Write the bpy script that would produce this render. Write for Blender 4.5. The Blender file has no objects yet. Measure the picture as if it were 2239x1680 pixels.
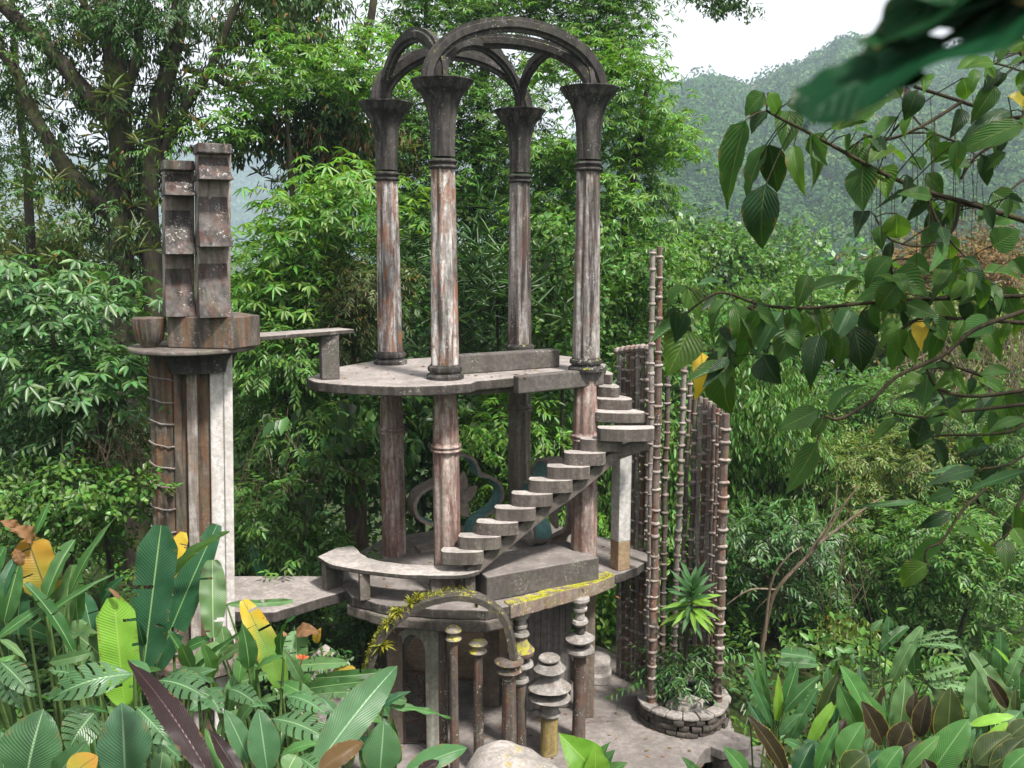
import bpy, bmesh, math, random
import numpy as np
from mathutils import Vector, Matrix, noise

SC = bpy.context.scene
COL = SC.collection
R = math.radians
random.seed(7)
RNG = np.random.default_rng(11)

# ------------------------------------------------------------------ camera
CAMZ = 10.0
F = 2024.0
PITCH = math.atan((840 - 538.5) / F)
cam_d = bpy.data.cameras.new('camera')
cam = bpy.data.objects.new('camera', cam_d)
COL.objects.link(cam)
cam.location = (0, 0, CAMZ)
cam.rotation_euler = (math.pi / 2 - PITCH, 0, 0)
cam_d.sensor_width = 36
cam_d.lens = 36 * F / 2239
cam_d.clip_start = 0.05
cam_d.clip_end = 6000
cam_d.dof.use_dof = True
cam_d.dof.focus_distance = 14.5
cam_d.dof.aperture_fstop = 6.3
SC.camera = cam

# ------------------------------------------------------------------ sky, sun, exposure
SUN_EL, SUN_AZ = R(58), R(140)          # azimuth measured clockwise from +Y
world = bpy.data.worlds.new('World')
SC.world = world
world.use_nodes = True
wn = world.node_tree
bg = wn.nodes['Background']
sky = wn.nodes.new('ShaderNodeTexSky')
sky.sky_type = 'NISHITA'
sky.sun_disc = False
sky.sun_elevation = SUN_EL
sky.sun_rotation = SUN_AZ
sky.air_density = 1.0
sky.dust_density = 6.0
hsv = wn.nodes.new('ShaderNodeHueSaturation')
hsv.inputs['Saturation'].default_value = 0.16
mixw = wn.nodes.new('ShaderNodeMix')
mixw.data_type = 'RGBA'
mixw.inputs['Factor'].default_value = 0.6
mixw.inputs['B'].default_value = (9.4, 9.3, 9.45, 1)      # even cloud layer
wn.links.new(sky.outputs['Color'], hsv.inputs['Color'])
wn.links.new(hsv.outputs['Color'], mixw.inputs['A'])
wn.links.new(mixw.outputs['Result'], bg.inputs['Color'])
bg.inputs['Strength'].default_value = 0.092

sun_d = bpy.data.lights.new('sun', 'SUN')
sun_d.energy = 4.0
sun_d.angle = R(7)
sun_d.color = (1.0, 0.95, 0.88)
sun = bpy.data.objects.new('sun', sun_d)
COL.objects.link(sun)
sun.location = (20, -20, 60)
sd = Vector((math.sin(SUN_AZ) * math.cos(SUN_EL), math.cos(SUN_AZ) * math.cos(SUN_EL), math.sin(SUN_EL)))
sun.rotation_euler = sd.to_track_quat('Z', 'Y').to_euler()

SC.view_settings.view_transform = 'Standard'
SC.view_settings.look = 'None'
SC.view_settings.gamma = 1.0
SC.view_settings.use_curve_mapping = False
SC.view_settings.exposure = 0.95
SC.cycles.max_bounces = 8
SC.cycles.diffuse_bounces = 2
SC.cycles.glossy_bounces = 2
SC.cycles.transmission_bounces = 4
SC.cycles.volume_bounces = 3
SC.cycles.use_denoising = True

# ------------------------------------------------------------------ pixel helpers (photo pixels -> world points)
CT, ST = math.cos(PITCH), math.sin(PITCH)
def ray(px, py):
    u = (px - 1119.5) / F; v = (840 - py) / F
    return Vector((u, CT + v * ST, -ST + v * CT))
def P(px, py, d):
    r = ray(px, py)
    return Vector((0, 0, CAMZ)) + r * (d / r.y)
def PZ(px, py, z):
    r = ray(px, py)
    return Vector((0, 0, CAMZ)) + r * ((z - CAMZ) / r.z)

# ------------------------------------------------------------------ object helpers
def link(o, parent=None):
    COL.objects.link(o)
    if parent is not None:
        o.parent = parent
        o.matrix_parent_inverse = Matrix.Translation(-parent.location)   # things are not rotated or scaled
    return o
def tag(o, label=None, cat=None, group=None, kind=None):
    if label: o['label'] = label
    if cat: o['category'] = cat
    if group: o['group'] = group
    if kind: o['kind'] = kind
    return o
def thing(name, loc, label, cat, group=None):
    o = bpy.data.objects.new(name, None)
    o.empty_display_size = 0.2
    o.location = loc
    COL.objects.link(o)
    return tag(o, label, cat, group)

class MB:
    """collects shapes, then links them as one mesh object"""
    def __init__(s):
        s.v = []; s.f = []; s.uv = None
    def add(s, vs, fs):
        k = len(s.v)
        s.v += [tuple(q) for q in vs]
        s.f += [tuple(i + k for i in f) for f in fs]
    def box(s, c, size, rz=0, taper=1.0):
        sx, sy, sz = size[0] / 2, size[1] / 2, size[2] / 2
        cr, sr = math.cos(rz), math.sin(rz)
        vs = []
        for z, t in ((-sz, 1), (sz, taper)):
            for x, y in ((-sx, -sy), (sx, -sy), (sx, sy), (-sx, sy)):
                x *= t; y *= t
                vs.append((c[0] + x * cr - y * sr, c[1] + x * sr + y * cr, c[2] + z))
        s.add(vs, [(3, 2, 1, 0), (4, 5, 6, 7), (0, 1, 5, 4), (1, 2, 6, 5), (2, 3, 7, 6), (3, 0, 4, 7)])
    def prism(s, pts, z0, z1):
        n = len(pts)
        a = sum(pts[i][0] * pts[(i + 1) % n][1] - pts[(i + 1) % n][0] * pts[i][1] for i in range(n))
        if a < 0: pts = pts[::-1]
        vs = [(p[0], p[1], z0) for p in pts] + [(p[0], p[1], z1) for p in pts]
        fs = [tuple(range(n - 1, -1, -1)), tuple(range(n, 2 * n))]
        fs += [(i, (i + 1) % n, n + (i + 1) % n, n + i) for i in range(n)]
        s.add(vs, fs)
    def lathe(s, prof, c=(0, 0, 0), n=24, flute=0, lobes=8, rot=0, lean=(0, 0), cap=True):
        """prof: list of (r, z[, flute amount])"""
        vs = []; fs = []
        for pr in prof:
            fl = pr[2] if len(pr) > 2 else flute
            for i in range(n):
                a = 2 * math.pi * i / n
                k = 1 - fl * abs(math.cos(lobes * a / 2)) ** 1.6 if fl else 1
                r = pr[0] * k
                vs.append((c[0] + r * math.cos(a + rot) + lean[0] * pr[1], c[1] + r * math.sin(a + rot) + lean[1] * pr[1], c[2] + pr[1]))
        m = len(prof)
        for j in range(m - 1):
            for i in range(n):
                i2 = (i + 1) % n
                fs.append((j * n + i, j * n + i2, (j + 1) * n + i2, (j + 1) * n + i))
        if cap:
            fs.append(tuple(range(n - 1, -1, -1)))
            fs.append(tuple((m - 1) * n + i for i in range(n)))
        s.add(vs, fs)
    def tube(s, pts, rad, n=8, sub=0):
        pts = [Vector(p) for p in pts]
        if not hasattr(rad, '__len__'): rad = [rad] * len(pts)
        if sub: pts, rad = smooth_path(pts, rad, sub)
        m = len(pts)
        vs = []; fs = []
        t0 = (pts[1] - pts[0]).normalized()
        ref = t0.orthogonal().normalized()
        for j in range(m):
            t = (pts[min(j + 1, m - 1)] - pts[max(j - 1, 0)]).normalized()
            ref = (ref - t * ref.dot(t)).normalized()
            b = t.cross(ref)
            for i in range(n):
                a = 2 * math.pi * i / n
                vs.append(pts[j] + (ref * math.cos(a) + b * math.sin(a)) * rad[j])
        for j in range(m - 1):
            for i in range(n):
                i2 = (i + 1) % n
                fs.append((j * n + i, j * n + i2, (j + 1) * n + i2, (j + 1) * n + i))
        fs.append(tuple(range(n - 1, -1, -1)))
        fs.append(tuple((m - 1) * n + i for i in range(n)))
        s.add(vs, fs)
    def sweep(s, pts, sides, ups, sec, closed=False):
        """sec: closed polygon in (side, up) metres swept along pts"""
        n = len(sec); m = len(pts)
        vs = []; fs = []
        for p, a, b in zip(pts, sides, ups):
            for q in sec:
                vs.append(Vector(p) + Vector(a) * q[0] + Vector(b) * q[1])
        for j in range(m if closed else m - 1):
            j2 = (j + 1) % m
            for i in range(n):
                i2 = (i + 1) % n
                fs.append((j * n + i, j2 * n + i, j2 * n + i2, j * n + i2))
        if not closed:
            fs.append(tuple(range(n)))
            fs.append(tuple((m - 1) * n + i for i in range(n - 1, -1, -1)))
        s.add(vs, fs)
    def mesh(s, name, mat, smooth=35):
        me = bpy.data.meshes.new(name)
        me.from_pydata(s.v, [], s.f)
        if mat is not None:
            me.materials.append(mat)
        bm = bmesh.new(); bm.from_mesh(me)
        bmesh.ops.recalc_face_normals(bm, faces=bm.faces)
        bm.to_mesh(me); bm.free()
        if smooth:
            me.polygons.foreach_set('use_smooth', [True] * len(me.polygons))
            me.set_sharp_from_angle(angle=R(smooth))
        me.update()
        return me
    def build(s, name, mat, parent=None, smooth=35, bevel=0, wob=0, side=None):
        if wob:
            s.v = [tuple(Vector(q) + wob * Vector(noise.noise_vector(Vector(q) * 2.3))) for q in s.v]
        # put the mesh origin at the base centre so that the object sits where it is
        xs = np.array(s.v); c = Vector(((xs[:, 0].min() + xs[:, 0].max()) / 2, (xs[:, 1].min() + xs[:, 1].max()) / 2, xs[:, 2].min()))
        s.v = [(q[0] - c.x, q[1] - c.y, q[2] - c.z) for q in s.v]
        me = s.mesh(name, mat, smooth)
        if side is not None:                  # sides and undersides: algae blackening and shade painted in as darker colour
            me.materials.append(side)
            for pl in me.polygons:
                if abs(pl.normal.z) < .5 or pl.normal.z < -.5: pl.material_index = 1
        o = bpy.data.objects.new(name, me)
        link(o, parent)
        o.location = c
        if bevel:
            b = o.modifiers.new('bevel', 'BEVEL'); b.width = bevel; b.segments = 2; b.limit_method = 'ANGLE'; b.angle_limit = R(40)
        return o

def smooth_path(pts, rad, sub):
    out = []; ro = []
    n = len(pts)
    for i in range(n - 1):
        p0 = pts[max(i - 1, 0)]; p1 = pts[i]; p2 = pts[i + 1]; p3 = pts[min(i + 2, n - 1)]
        for k in range(sub):
            t = k / sub
            out.append(0.5 * ((2 * p1) + (p2 - p0) * t + (2 * p0 - 5 * p1 + 4 * p2 - p3) * t * t + (3 * p1 - p0 - 3 * p2 + p3) * t ** 3))
            ro.append(rad[i] * (1 - t) + rad[i + 1] * t)
    out.append(pts[-1]); ro.append(rad[-1])
    return out, ro
def spline2(pts, sub=6, closed=True):
    """smooth 2-D outline through pts"""
    n = len(pts); out = []
    P2 = [Vector(p).to_2d() for p in pts]
    for i in range(n if closed else n - 1):
        g = (lambda k: P2[k % n]) if closed else (lambda k: P2[min(max(k, 0), n - 1)])
        p0, p1, p2, p3 = g(i - 1), g(i), g(i + 1), g(i + 2)
        for k in range(sub):
            t = k / sub
            out.append(0.5 * ((2 * p1) + (p2 - p0) * t + (2 * p0 - 5 * p1 + 4 * p2 - p3) * t * t + (3 * p1 - p0 - 3 * p2 + p3) * t ** 3))
    if not closed: out.append(P2[-1])
    return [(p.x, p.y) for p in out]
def jag(pts, step=0.12, amp=0.012, seed=0):
    """resample a polygon and roughen it, as worn cast edges are"""
    rnd = random.Random(seed); out = []
    n = len(pts)
    for i in range(n):
        a = Vector(pts[i]).to_2d(); b = Vector(pts[(i + 1) % n]).to_2d()
        k = max(1, int((b - a).length / step))
        nn = Vector((-(b - a).y, (b - a).x)).normalized()
        for j in range(k):
            q = a.lerp(b, j / k) + nn * rnd.uniform(-amp, amp)
            out.append((q.x, q.y))
    return out

# ------------------------------------------------------------------ materials
class NT:
    def __init__(s, name):
        s.m = bpy.data.materials.new(name); s.m.use_nodes = True
        s.t = s.m.node_tree; s.t.nodes.clear()
        s.out = s.t.nodes.new('ShaderNodeOutputMaterial')
    def n(s, typ, **kw):
        nd = s.t.nodes.new('ShaderNode' + typ)
        for k, v in kw.items():
            if k in nd.inputs.keys(): nd.inputs[k].default_value = v
            else: setattr(nd, k, v)
        return nd
    def l(s, a, b): s.t.links.new(a, b)
    def pos(s, scale=(1, 1, 1)):
        g = s.n('NewGeometry'); m = s.n('Mapping'); m.inputs['Scale'].default_value = scale
        s.l(g.outputs['Position'], m.inputs['Vector']); return m.outputs['Vector']
    def noise(s, vec, scale, detail=4, rough=0.55, dist=0.0):
        n = s.n('TexNoise'); n.inputs['Scale'].default_value = scale; n.inputs['Detail'].default_value = detail
        n.inputs['Roughness'].default_value = rough; n.inputs['Distortion'].default_value = dist
        s.l(vec, n.inputs['Vector']); return n.outputs['Fac']
    def ramp(s, fac, stops):
        r = s.n('ValToRGB'); e = r.color_ramp.elements
        while len(e) < len(stops): e.new(0.5)
        for el, (p, c) in zip(e, stops):
            el.position = p; el.color = c if len(c) == 4 else (*c, 1)
        s.l(fac, r.inputs['Fac']); return r.outputs['Color']
    def mask(s, fac, a, b):
        m = s.n('MapRange'); m.inputs['From Min'].default_value = a; m.inputs['From Max'].default_value = b
        s.l(fac, m.inputs['Value']); return m.outputs['Result']
    def mix(s, fac, a, b, mode='MIX'):
        m = s.n('Mix', data_type='RGBA', blend_type=mode)
        for sock, val in (('Factor', fac), ('A', a), ('B', b)):
            if hasattr(val, 'is_output') or hasattr(val, 'links'): s.l(val, m.inputs[sock])
            else: m.inputs[sock].default_value = val if sock == 'Factor' else (val if len(val) == 4 else (*val, 1))
        return m.outputs['Result']
    def math(s, op, a, b=None, c=None):
        m = s.n('Math', operation=op)
        for i, v in enumerate((a, b, c)):
            if v is None: continue
            if hasattr(v, 'links'): s.l(v, m.inputs[i])
            else: m.inputs[i].default_value = v
        return m.outputs['Value']
    def bump(s, h, strength=0.4, dist=0.02):
        b = s.n('Bump'); b.inputs['Strength'].default_value = strength; b.inputs['Distance'].default_value = dist
        s.l(h, b.inputs['Height']); return b.outputs['Normal']
    def finish(s, shader):
        s.l(shader, s.out.inputs['Surface']); return s.m

def concrete(name, base, dark=(0.035, 0.03, 0.028), streak=0.5, rust=0.0, rustc=(0.16, 0.045, 0.02), moss=0.0, mossc=(0.25, 0.26, 0.02),
             lichen=0.25, blot=0.5, scale=1.0, green=0.14, bumps=0.6, runs=0.0, peel=0.0, peelc=(0.1, 0.06, 0.05)):
    av_ = sum(base) / 3; base = tuple(x * .72 + av_ * .28 for x in base)
    t = NT(name)
    p = t.pos()
    pst = t.pos((9 * scale, 9 * scale, 0.9 * scale))
    n1 = t.noise(p, 2.2 * scale, 6, 0.62)
    n2 = t.noise(p, 14 * scale, 5, 0.65)
    n3 = t.noise(p, 70, 3, 0.6)
    ns = t.noise(pst, 1.0, 5, 0.6, 0.4)
    c = t.mix(t.mask(n2, 0.38, 0.64), tuple(x * 0.74 for x in base), tuple(min(1, x * 1.18) for x in base))
    c = t.mix(t.math('MULTIPLY', t.mask(n1, 0.43, 0.60), blot), c, tuple(x * 0.35 + y * 0.5 for x, y in zip(base, dark)))
    if streak: c = t.mix(t.math('MULTIPLY', t.mask(ns, 0.43, 0.58), streak), c, dark)
    if runs:
        nw = t.noise(t.pos((4.5, 4.5, 0.33)), 1.0, 6, 0.66, 0.3)
        c = t.mix(t.math('MULTIPLY', t.mask(nw, 0.49, 0.57), runs), c, tuple(x * .55 for x in dark))
    if rust:
        nr = t.noise(t.pos((6, 6, 1.3)), 1.0, 6, 0.68, 0.8)
        c = t.mix(t.math('MULTIPLY', t.mask(nr, 0.49, 0.57), rust), c, rustc)
    if peel:
        np_ = t.noise(t.pos((11, 11, 2.6)), 1.0, 6, 0.72, 0.6)
        c = t.mix(t.math('MULTIPLY', t.mask(np_, 0.53, 0.56), peel), c, peelc)
    if green:
        ng = t.noise(p, 3.4, 5, 0.6)
        c = t.mix(t.math('MULTIPLY', t.mask(ng, 0.5, 0.68), green), c, (0.09, 0.13, 0.05))
    if lichen:
        nl = t.noise(p, 26, 5, 0.75)
        nl = t.math('ADD', nl, t.math('MULTIPLY', t.math('SUBTRACT', t.noise(p, 2.7, 3, 0.6), 0.55), 0.5))
        c = t.mix(t.math('MULTIPLY', t.mask(nl, 0.60, 0.65), lichen), c, (0.62, 0.6, 0.55))
    if moss:
        g = t.n('NewGeometry'); sx = t.n('SeparateXYZ'); t.l(g.outputs['Normal'], sx.inputs[0])
        nm = t.noise(p, 7.5, 5, 0.7)
        mm = t.math('MULTIPLY', t.mask(sx.outputs['Z'], -0.1, 0.7), t.mask(nm, 0.62 - 0.17 * moss, 0.68 - 0.15 * moss))
        mc = t.mix(n2, tuple(x * 0.5 for x in mossc), tuple(min(1, x * 1.5) for x in mossc))
        c = t.mix(mm, c, mc)
    bs = t.n('BsdfPrincipled')
    bs.inputs['Roughness'].default_value = 0.88
    bs.inputs['Specular IOR Level'].default_value = 0.25
    t.l(c, bs.inputs['Base Color'])
    h = t.math('ADD', t.math('MULTIPLY', n2, 0.7), t.math('MULTIPLY', n3, 0.35))
    t.l(t.bump(h, bumps, 0.025), bs.inputs['Normal'])
    return t.finish(bs.outputs['BSDF'])

def leafmat(name, col, var=0.5, trans=0.26, gloss=0.10, rough=0.42, hue=0.03, island=True, brown=0.0, nscale=0.55):
    """small leaves in masses: each leaf gets its own tint"""
    t = NT(name)
    if island: rnd = t.n('NewGeometry').outputs['Random Per Island']
    else: rnd = t.n('ObjectInfo').outputs['Random']
    nb = t.noise(t.pos(), nscale, 3, 0.6)
    h = t.n('HueSaturation')
    h.inputs['Color'].default_value = (*col, 1)
    t.l(t.math('ADD', 0.5 - hue, t.math('MULTIPLY', rnd, 2 * hue)), h.inputs['Hue'])
    k = t.math('FRACT', t.math('MULTIPLY', rnd, 7.31))
    val = t.math('ADD', 1 - var, t.math('MULTIPLY', k, 2 * var))
    val = t.math('MULTIPLY', val, t.math('ADD', 0.72, t.math('MULTIPLY', nb, 0.56)))
    t.l(val, h.inputs['Value'])
    c = h.outputs['Color']
    if brown:
        k2 = t.math('FRACT', t.math('MULTIPLY', rnd, 23.7))
        c = t.mix(t.math('LESS_THAN', k2, brown), c, (0.22, 0.13, 0.035))
    return leaf_shader(t, c, trans, gloss, rough)
def leaf_shader(t, c, trans, gloss, rough, normal=None):
    d = t.n('BsdfDiffuse'); tr = t.n('BsdfTranslucent'); g = t.n('BsdfGlossy'); g.inputs['Roughness'].default_value = rough
    t.l(c, d.inputs['Color'])
    tc = t.mix(1.0, c, (1.25, 1.25, 0.45), 'MULTIPLY')
    t.l(tc, tr.inputs['Color'])
    m1 = t.n('MixShader'); m1.inputs['Fac'].default_value = trans
    t.l(d.outputs[0], m1.inputs[1]); t.l(tr.outputs[0], m1.inputs[2])
    m2 = t.n('MixShader'); m2.inputs['Fac'].default_value = gloss * 0.32
    t.l(m1.outputs[0], m2.inputs[1]); t.l(g.outputs[0], m2.inputs[2])
    if normal is not None:
        for q in (d, g): t.l(normal, q.inputs['Normal'])
    return t.finish(m2.outputs[0])

def bladeparams(name, col, rib=(0.3, 0.42, 0.16), veins=26, slant=0.5, vstr=0.5, tip=None, gloss=0.08, rough=0.4, trans=0.3, edge=None, under=None, spots=0.0):
    """large single leaves: midrib, side veins, own tint for each leaf"""
    t = NT(name)
    uv = t.n('UVMap'); sx = t.n('SeparateXYZ'); t.l(uv.outputs[0], sx.inputs[0])
    u, v = sx.outputs['X'], sx.outputs['Y']
    av = t.math('ABSOLUTE', t.math('SUBTRACT', v, 0.5))
    rnd = t.n('ObjectInfo').outputs['Random']
    h = t.n('HueSaturation'); h.inputs['Color'].default_value = (*col, 1)
    t.l(t.math('ADD', 0.488, t.math('MULTIPLY', rnd, 0.024)), h.inputs['Hue'])
    k = t.math('FRACT', t.math('MULTIPLY', rnd, 9.7))
    p = t.pos()
    nb = t.noise(p, 9, 4, 0.6)
    t.l(t.math('MULTIPLY', t.math('ADD', 0.78, t.math('MULTIPLY', k, 0.45)), t.math('ADD', 0.65, t.math('MULTIPLY', nb, 0.7))), h.inputs['Value'])
    c = h.outputs['Color']
    ph = t.math('MULTIPLY', t.math('SUBTRACT', u, t.math('MULTIPLY', av, slant)), veins)
    w = t.math('ABSOLUTE', t.math('SUBTRACT', t.math('FRACT', ph), 0.5))          # 0 at the vein
    c = t.mix(t.math('MULTIPLY', t.mask(w, 0.16, 0.0), vstr * 0.8), c, tuple(x * 0.6 + y * 0.35 for x, y in zip(col, rib)))
    c = t.mix(t.math('MULTIPLY', t.mask(w, 0.32, 0.5), vstr), c, tuple(x * 0.45 for x in col))
    if tip is not None:
        nt = t.noise(p, 5, 4, 0.6)
        tm = t.mask(t.math('ADD', t.math('ADD', u, t.math('MULTIPLY', av, 0.4)), t.math('MULTIPLY', t.math('SUBTRACT', nt, 0.5), 0.8)), 0.36, 0.95)
        c = t.mix(tm, c, tip)
    if spots:
        nsp = t.noise(p, 30, 4, 0.7)
        c = t.mix(t.math('MULTIPLY', t.mask(nsp, 0.6, 0.68), spots), c, (0.2, 0.13, 0.03))
    nbl = t.noise(p, 17, 5, 0.75)
    wear = t.math('ADD', nbl, t.math('MULTIPLY', t.math('SUBTRACT', av, 0.5), 0.9))      # worn brown rim
    c = t.mix(t.math('MULTIPLY', t.mask(wear, 0.5, 0.58), 0.75), c, (0.17, 0.11, 0.035))
    nml = t.noise(p, 3.2, 4, 0.6)
    c = t.mix(t.math('MULTIPLY', t.mask(nml, 0.42, 0.66), 0.45), c, tuple(min(1, x * 1.5 + .012) for x in col))  # lighter noise patches paint a broad sheen into the leaf colour
    if edge is not None: c = t.mix(t.mask(av, 0.47, 0.49), c, edge)
    c = t.mix(t.mask(av, 0.026, 0.012), c, rib)
    if under is not None: c = t.mix(t.n('NewGeometry').outputs['Backfacing'], c, under)
    hgt = t.math('ADD', t.mask(w, 0.0, 0.5), t.mask(av, 0.0, 0.03))
    nrm = t.bump(hgt, 0.35, 0.01)
    return leaf_shader(t, c, trans, gloss, rough, nrm)

def barkmat(name, col, moss=0.4, mossc=(0.07, 0.09, 0.02)):
    t = NT(name)
    n1 = t.noise(t.pos((7, 7, 1.6)), 1.0, 6, 0.7, 0.5)
    n2 = t.noise(t.pos(), 2.6, 5, 0.6)
    c = t.mix(t.mask(n1, 0.35, 0.68), tuple(x * 0.35 for x in col), tuple(x * 1.35 for x in col))
    c = t.mix(t.math('MULTIPLY', t.mask(n2, 0.45, 0.6), moss), c, mossc)
    bs = t.n('BsdfPrincipled'); bs.inputs['Roughness'].default_value = 0.9; bs.inputs['Specular IOR Level'].default_value = 0.2
    t.l(c, bs.inputs['Base Color']); t.l(t.bump(n1, 0.9, 0.05), bs.inputs['Normal'])
    return t.finish(bs.outputs['BSDF'])

# ------------------------------------------------------------------ material set
M = {}
M['dark'] = concrete('blackened_concrete', (0.058, 0.051, 0.047), dark=(0.016, 0.014, 0.013), streak=0.6, lichen=0.35, blot=0.55, moss=0.12)
M['capital'] = concrete('soot_streaked_concrete', (0.1, 0.086, 0.079), dark=(0.014, 0.012, 0.012), streak=0.75, runs=.6, lichen=0.3, blot=0.5)
M['shaft'] = concrete('peeling_painted_concrete', (0.63, 0.60, 0.57), dark=(0.045, 0.035, 0.033), streak=0.6, runs=.85, peel=.6, rust=0.6, rustc=(0.27, 0.09, 0.03), lichen=0.4, blot=0.5)
M['shaft_grey'] = concrete('grey_peeling_concrete', (0.40, 0.365, 0.345), dark=(0.045, 0.037, 0.035), streak=0.7, runs=.9, peel=.4, rust=0.35, rustc=(0.13, 0.05, 0.03), lichen=0.35, blot=0.4)
M['low_red'] = concrete('red_stained_concrete', (0.47, 0.36, 0.31), dark=(0.07, 0.04, 0.033), streak=0.5, runs=.4, peel=.5, peelc=(0.13,0.06,0.045), rust=0.5, rustc=(0.15, 0.045, 0.028), lichen=0.3, green=0.15)
M['low_grey'] = concrete('olive_grey_concrete', (0.27, 0.24, 0.19), dark=(0.06, 0.05, 0.038), streak=0.6, rust=0.2, lichen=0.15, green=0.2)
M['floor'] = concrete('pinkish_floor_concrete', (0.225, 0.19, 0.175), dark=(0.1, 0.085, 0.078), streak=0.0, lichen=0.12, blot=0.75, scale=0.8)
M['slab'] = concrete('weathered_slab_concrete', (0.31, 0.265, 0.245), dark=(0.05, 0.042, 0.036), streak=0.0, lichen=0.2, blot=0.5)
M['edge'] = concrete('mossy_slab_concrete', (0.17, 0.135, 0.115), dark=(0.035, 0.03, 0.024), streak=0.3, lichen=0.2, blot=0.6, green=0.3)
M['block'] = concrete('rough_block_concrete', (0.115, 0.098, 0.088), dark=(0.045, 0.037, 0.032), streak=0.15, lichen=0.25, blot=0.6, green=0.15)
M['step'] = concrete('stair_concrete', (0.40, 0.35, 0.32), dark=(0.06, 0.05, 0.042), streak=0.0, lichen=0.25, blot=0.5, green=0.12)
M['moss_edge'] = concrete('yellow_moss_concrete', (0.24, 0.18, 0.15), dark=(0.06, 0.04, 0.03), streak=0.2, moss=1.0, mossc=(0.31, 0.30, 0.025), lichen=0.5, rust=0.3)
M['moss_arch'] = concrete('mossy_arch_concrete', (0.075, 0.062, 0.05), dark=(0.03, 0.025, 0.02), streak=0.2, moss=0.35, mossc=(0.30, 0.28, 0.025), lichen=0.3)
M['tower'] = concrete('tower_concrete', (0.40, 0.36, 0.33), dark=(0.1, 0.07, 0.05), streak=0.65, runs=.5, rust=0.3, rustc=(0.22, 0.1, 0.045), lichen=0.15)
M['tower_white'] = concrete('pale_tower_concrete', (0.62, 0.59, 0.57), dark=(0.4, 0.34, 0.3), streak=0.35, rust=0.12, rustc=(0.32, 0.2, 0.13), lichen=0.1, blot=0.25)
M['tower_brown'] = concrete('brown_stained_concrete', (0.17, 0.135, 0.1), dark=(0.035, 0.028, 0.022), streak=0.8, rust=0.55, rustc=(0.17, 0.075, 0.03), lichen=0.1, green=0.2)
M['fin'] = concrete('lichened_fin_concrete', (0.125, 0.111, 0.105), dark=(0.024, 0.02, 0.019), streak=0.5, runs=.6, lichen=0.6, blot=0.6, rust=0.2)
M['fin_side'] = concrete('pale_fin_concrete', (0.36, 0.31, 0.27), dark=(0.08, 0.06, 0.05), streak=0.5, rust=0.3, lichen=0.2)
M['block_rust'] = concrete('rust_streaked_block', (0.17, 0.135, 0.11), dark=(0.03, 0.025, 0.022), streak=0.7, rust=0.5, rustc=(0.16, 0.07, 0.03), lichen=0.3)
M['post_white'] = concrete('pale_post_concrete', (0.52, 0.51, 0.49), dark=(0.3, 0.28, 0.26), streak=0.3, rust=0.1, lichen=0.1, blot=0.25)
M['post_tan'] = concrete('tan_post_foot', (0.34, 0.22, 0.11), dark=(0.2, 0.12, 0.06), streak=0.3, lichen=0.1)
M['wall'] = concrete('shuttered_wall_concrete', (0.21, 0.185, 0.175), dark=(0.09, 0.075, 0.07), streak=0.5, lichen=0.05, blot=0.3)
M['pier'] = concrete('greenish_pier_concrete', (0.40, 0.39, 0.33), dark=(0.15, 0.15, 0.11), streak=0.5, green=0.3, lichen=0.05)
M['pier_brown'] = concrete('brown_pier_concrete', (0.21, 0.165, 0.125), dark=(0.08, 0.06, 0.045), streak=0.5, lichen=0.05, rust=0.25)
M['teal'] = concrete('teal_painted_concrete', (0.09, 0.27, 0.25), dark=(0.05, 0.12, 0.12), streak=0.3, lichen=0.1, blot=0.4)
M['ornament'] = concrete('tan_cast_concrete', (0.30, 0.235, 0.195), dark=(0.12, 0.09, 0.075), streak=0.3, lichen=0.1)
M['bamboo_dark'] = concrete('dark_pole_concrete', (0.16, 0.125, 0.108), dark=(0.04, 0.03, 0.026), streak=0.6, rust=0.3, rustc=(0.13, 0.05, 0.025), lichen=0.45)
M['bamboo_rust'] = concrete('rust_pole_concrete', (0.18, 0.13, 0.108), dark=(0.05, 0.028, 0.02), streak=0.6, rust=0.5, rustc=(0.19, 0.06, 0.022), lichen=0.5)
M['bamboo_grey'] = concrete('grey_pole_concrete', (0.29, 0.25, 0.232), dark=(0.12, 0.09, 0.08), streak=0.5, rust=0.2, lichen=0.55)
M['node'] = concrete('pale_ring_concrete', (0.34, 0.28, 0.245), dark=(0.06, 0.04, 0.03), streak=0.2, rust=0.35, lichen=0.6)
M['slim'] = concrete('slim_column_concrete', (0.125, 0.098, 0.08), dark=(0.04, 0.03, 0.025), streak=0.5, rust=0.35, lichen=0.85, moss=0.15)
M['cap_moss'] = concrete('mossy_cap_concrete', (0.30, 0.25, 0.2), dark=(0.08, 0.06, 0.05), streak=0.1, moss=0.6, mossc=(0.42, 0.38, 0.03), lichen=0.5)
M['totem'] = concrete('totem_concrete', (0.36, 0.33, 0.30), dark=(0.05, 0.04, 0.035), streak=0.3, lichen=0.5, blot=0.75, rust=.15)
M['totem_gold'] = concrete('gold_lichened_concrete', (0.28, 0.2, 0.05), dark=(0.08, 0.05, 0.02), streak=0.3, rust=0.3, rustc=(0.42, 0.33, 0.06), lichen=0.3)
M['stone'] = concrete('fieldstone', (0.085, 0.066, 0.055), dark=(0.03, 0.025, 0.02), streak=0.0, lichen=0.35, blot=0.7, bumps=0.9)
M['coping'] = concrete('coping_stone', (0.30, 0.26, 0.235), dark=(0.07, 0.06, 0.05), streak=0.0, lichen=0.35, blot=0.6, bumps=0.8)
M['boulder'] = concrete('granite_boulder', (0.36, 0.315, 0.285), dark=(0.1, 0.085, 0.075), streak=0.0, lichen=0.5, blot=0.55, moss=0.1, mossc=(0.3, 0.24, 0.03), bumps=1.0)
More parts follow.
